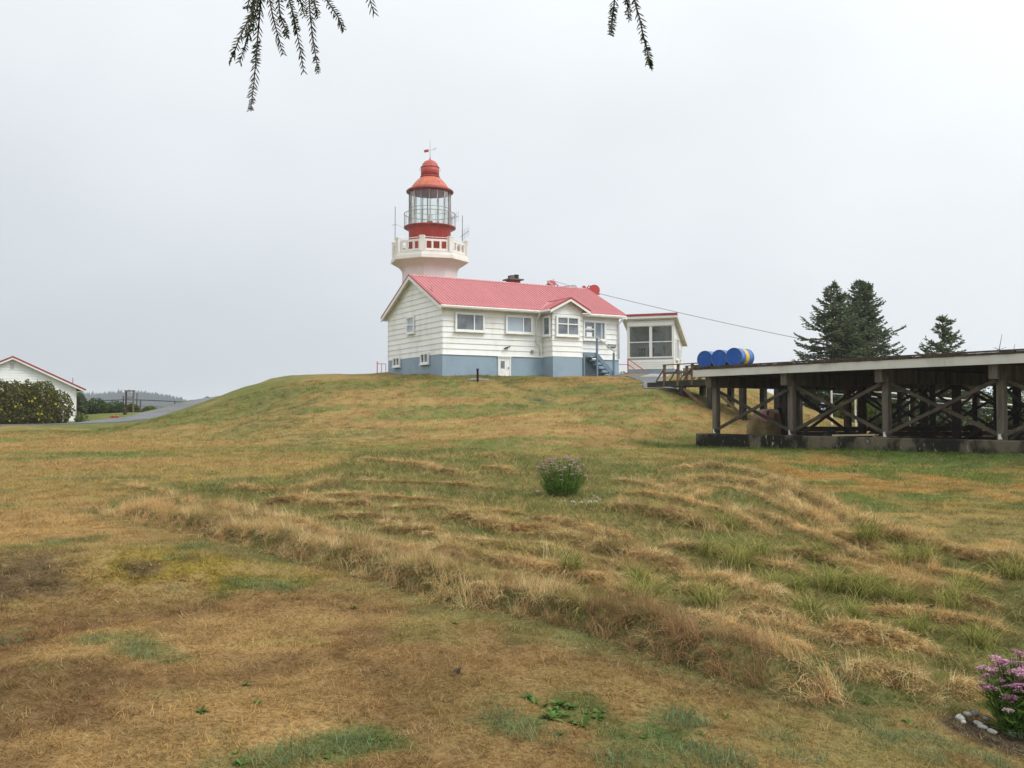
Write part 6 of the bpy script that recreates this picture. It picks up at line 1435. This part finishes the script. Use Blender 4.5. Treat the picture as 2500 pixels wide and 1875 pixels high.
ring_st = [(1312, 1204, 6), (1449, 1214, 5), (1459, 1219, 5), (1464, 1224, 5), (1441, 1231, 8), (1454, 1230, 7), (1419, 1230, 6), (1399, 1229, 6), (1378, 1226, 4), (1425, 1222, 4)]
rk = ranks(ring_st)
for i, (u, v, r) in enumerate(ring_st): stone(u, v, r, M['stone_l'], place(rk[i]) + ' of the pale stones edging the middle yarrow clump', 'pale stones round the middle yarrow', 400 + i)
for i, (u, v, r, mt, lab) in enumerate([(2344, 1760, 13, 'stone_l', 'largest pale rounded stone left of the near yarrow'), (2361, 1750, 10, 'stone_l', 'white stone tucked between the pale and the dark stone by the near yarrow'), (2380, 1749, 11, 'stone_d', 'dark purplish stone behind the pale stones by the near yarrow'), (2352, 1768, 7, 'stone_l', 'small pale stone in front of the largest near stone'), (2388, 1770, 12, 'stone_l', 'flat grey stone on the bare soil by the near yarrow'), (2398, 1780, 11, 'stone_l', 'long pale stone edging the bare soil by the near yarrow'), (2422, 1789, 12, 'stone_l', 'half buried pale stone in front of the near yarrow'), (2484, 1803, 17, 'stone_l', 'pale green-grey stone in front of the near yarrow at the picture edge'), (2408, 1758, 11, 'stone_d', 'dark flat stone under the near yarrow leaves')]):
    stone(u, v, r, M[mt], lab, 'stones round the near yarrow', 430 + i, .45 if i in (4, 5, 6, 8) else .75)
for i, (u, v, r, lab) in enumerate([(967, 1147, 4, 'small white stone in the upper left of the mown windrows'), (1270, 1149, 4, 'small white stone just left of the middle yarrow clump'), (1614, 1210, 5, 'small white stone lying in the grass right of the middle yarrow'), (2437, 1424, 6, 'small white stone in the green grass at the far right')]): stone(u, v - 2, r, M['stone_l'], lab, None, 460 + i)
x, y = drop(1112, 1652); m = MB(); m.add([(-.03, 0, .01), (0, -.02, .02), (.035, .01, .045), (.005, .02, .03), (.02, -.005, .0)], [(0, 1, 2), (0, 2, 3), (1, 4, 2)]); tag(m.build('fallen_leaf', M['rust'], None, loc=(x, y, gz(x, y) + .01)), 'curled dark brown fallen leaf on the dry lawn', 'leaf')

# ------------------------------------------------------------------ sea air
hz_m = bpy.data.materials.new('haze'); nt, N, L = nodes_of(hz_m); out = N.new('ShaderNodeOutputMaterial'); pv = N.new('ShaderNodeVolumePrincipled')
pv.inputs['Color'].default_value = (.93, .965, 1.0, 1); pv.inputs['Density'].default_value = .00034; pv.inputs['Anisotropy'].default_value = .2; L.new(pv.outputs[0], out.inputs['Volume'])
hb = MB().box(-7200, 7200, -6700, 7000, -17.5, 60).build('haze', hz_m); tag(hb, 'pale sea haze over the whole scene', 'haze', kind='stuff')
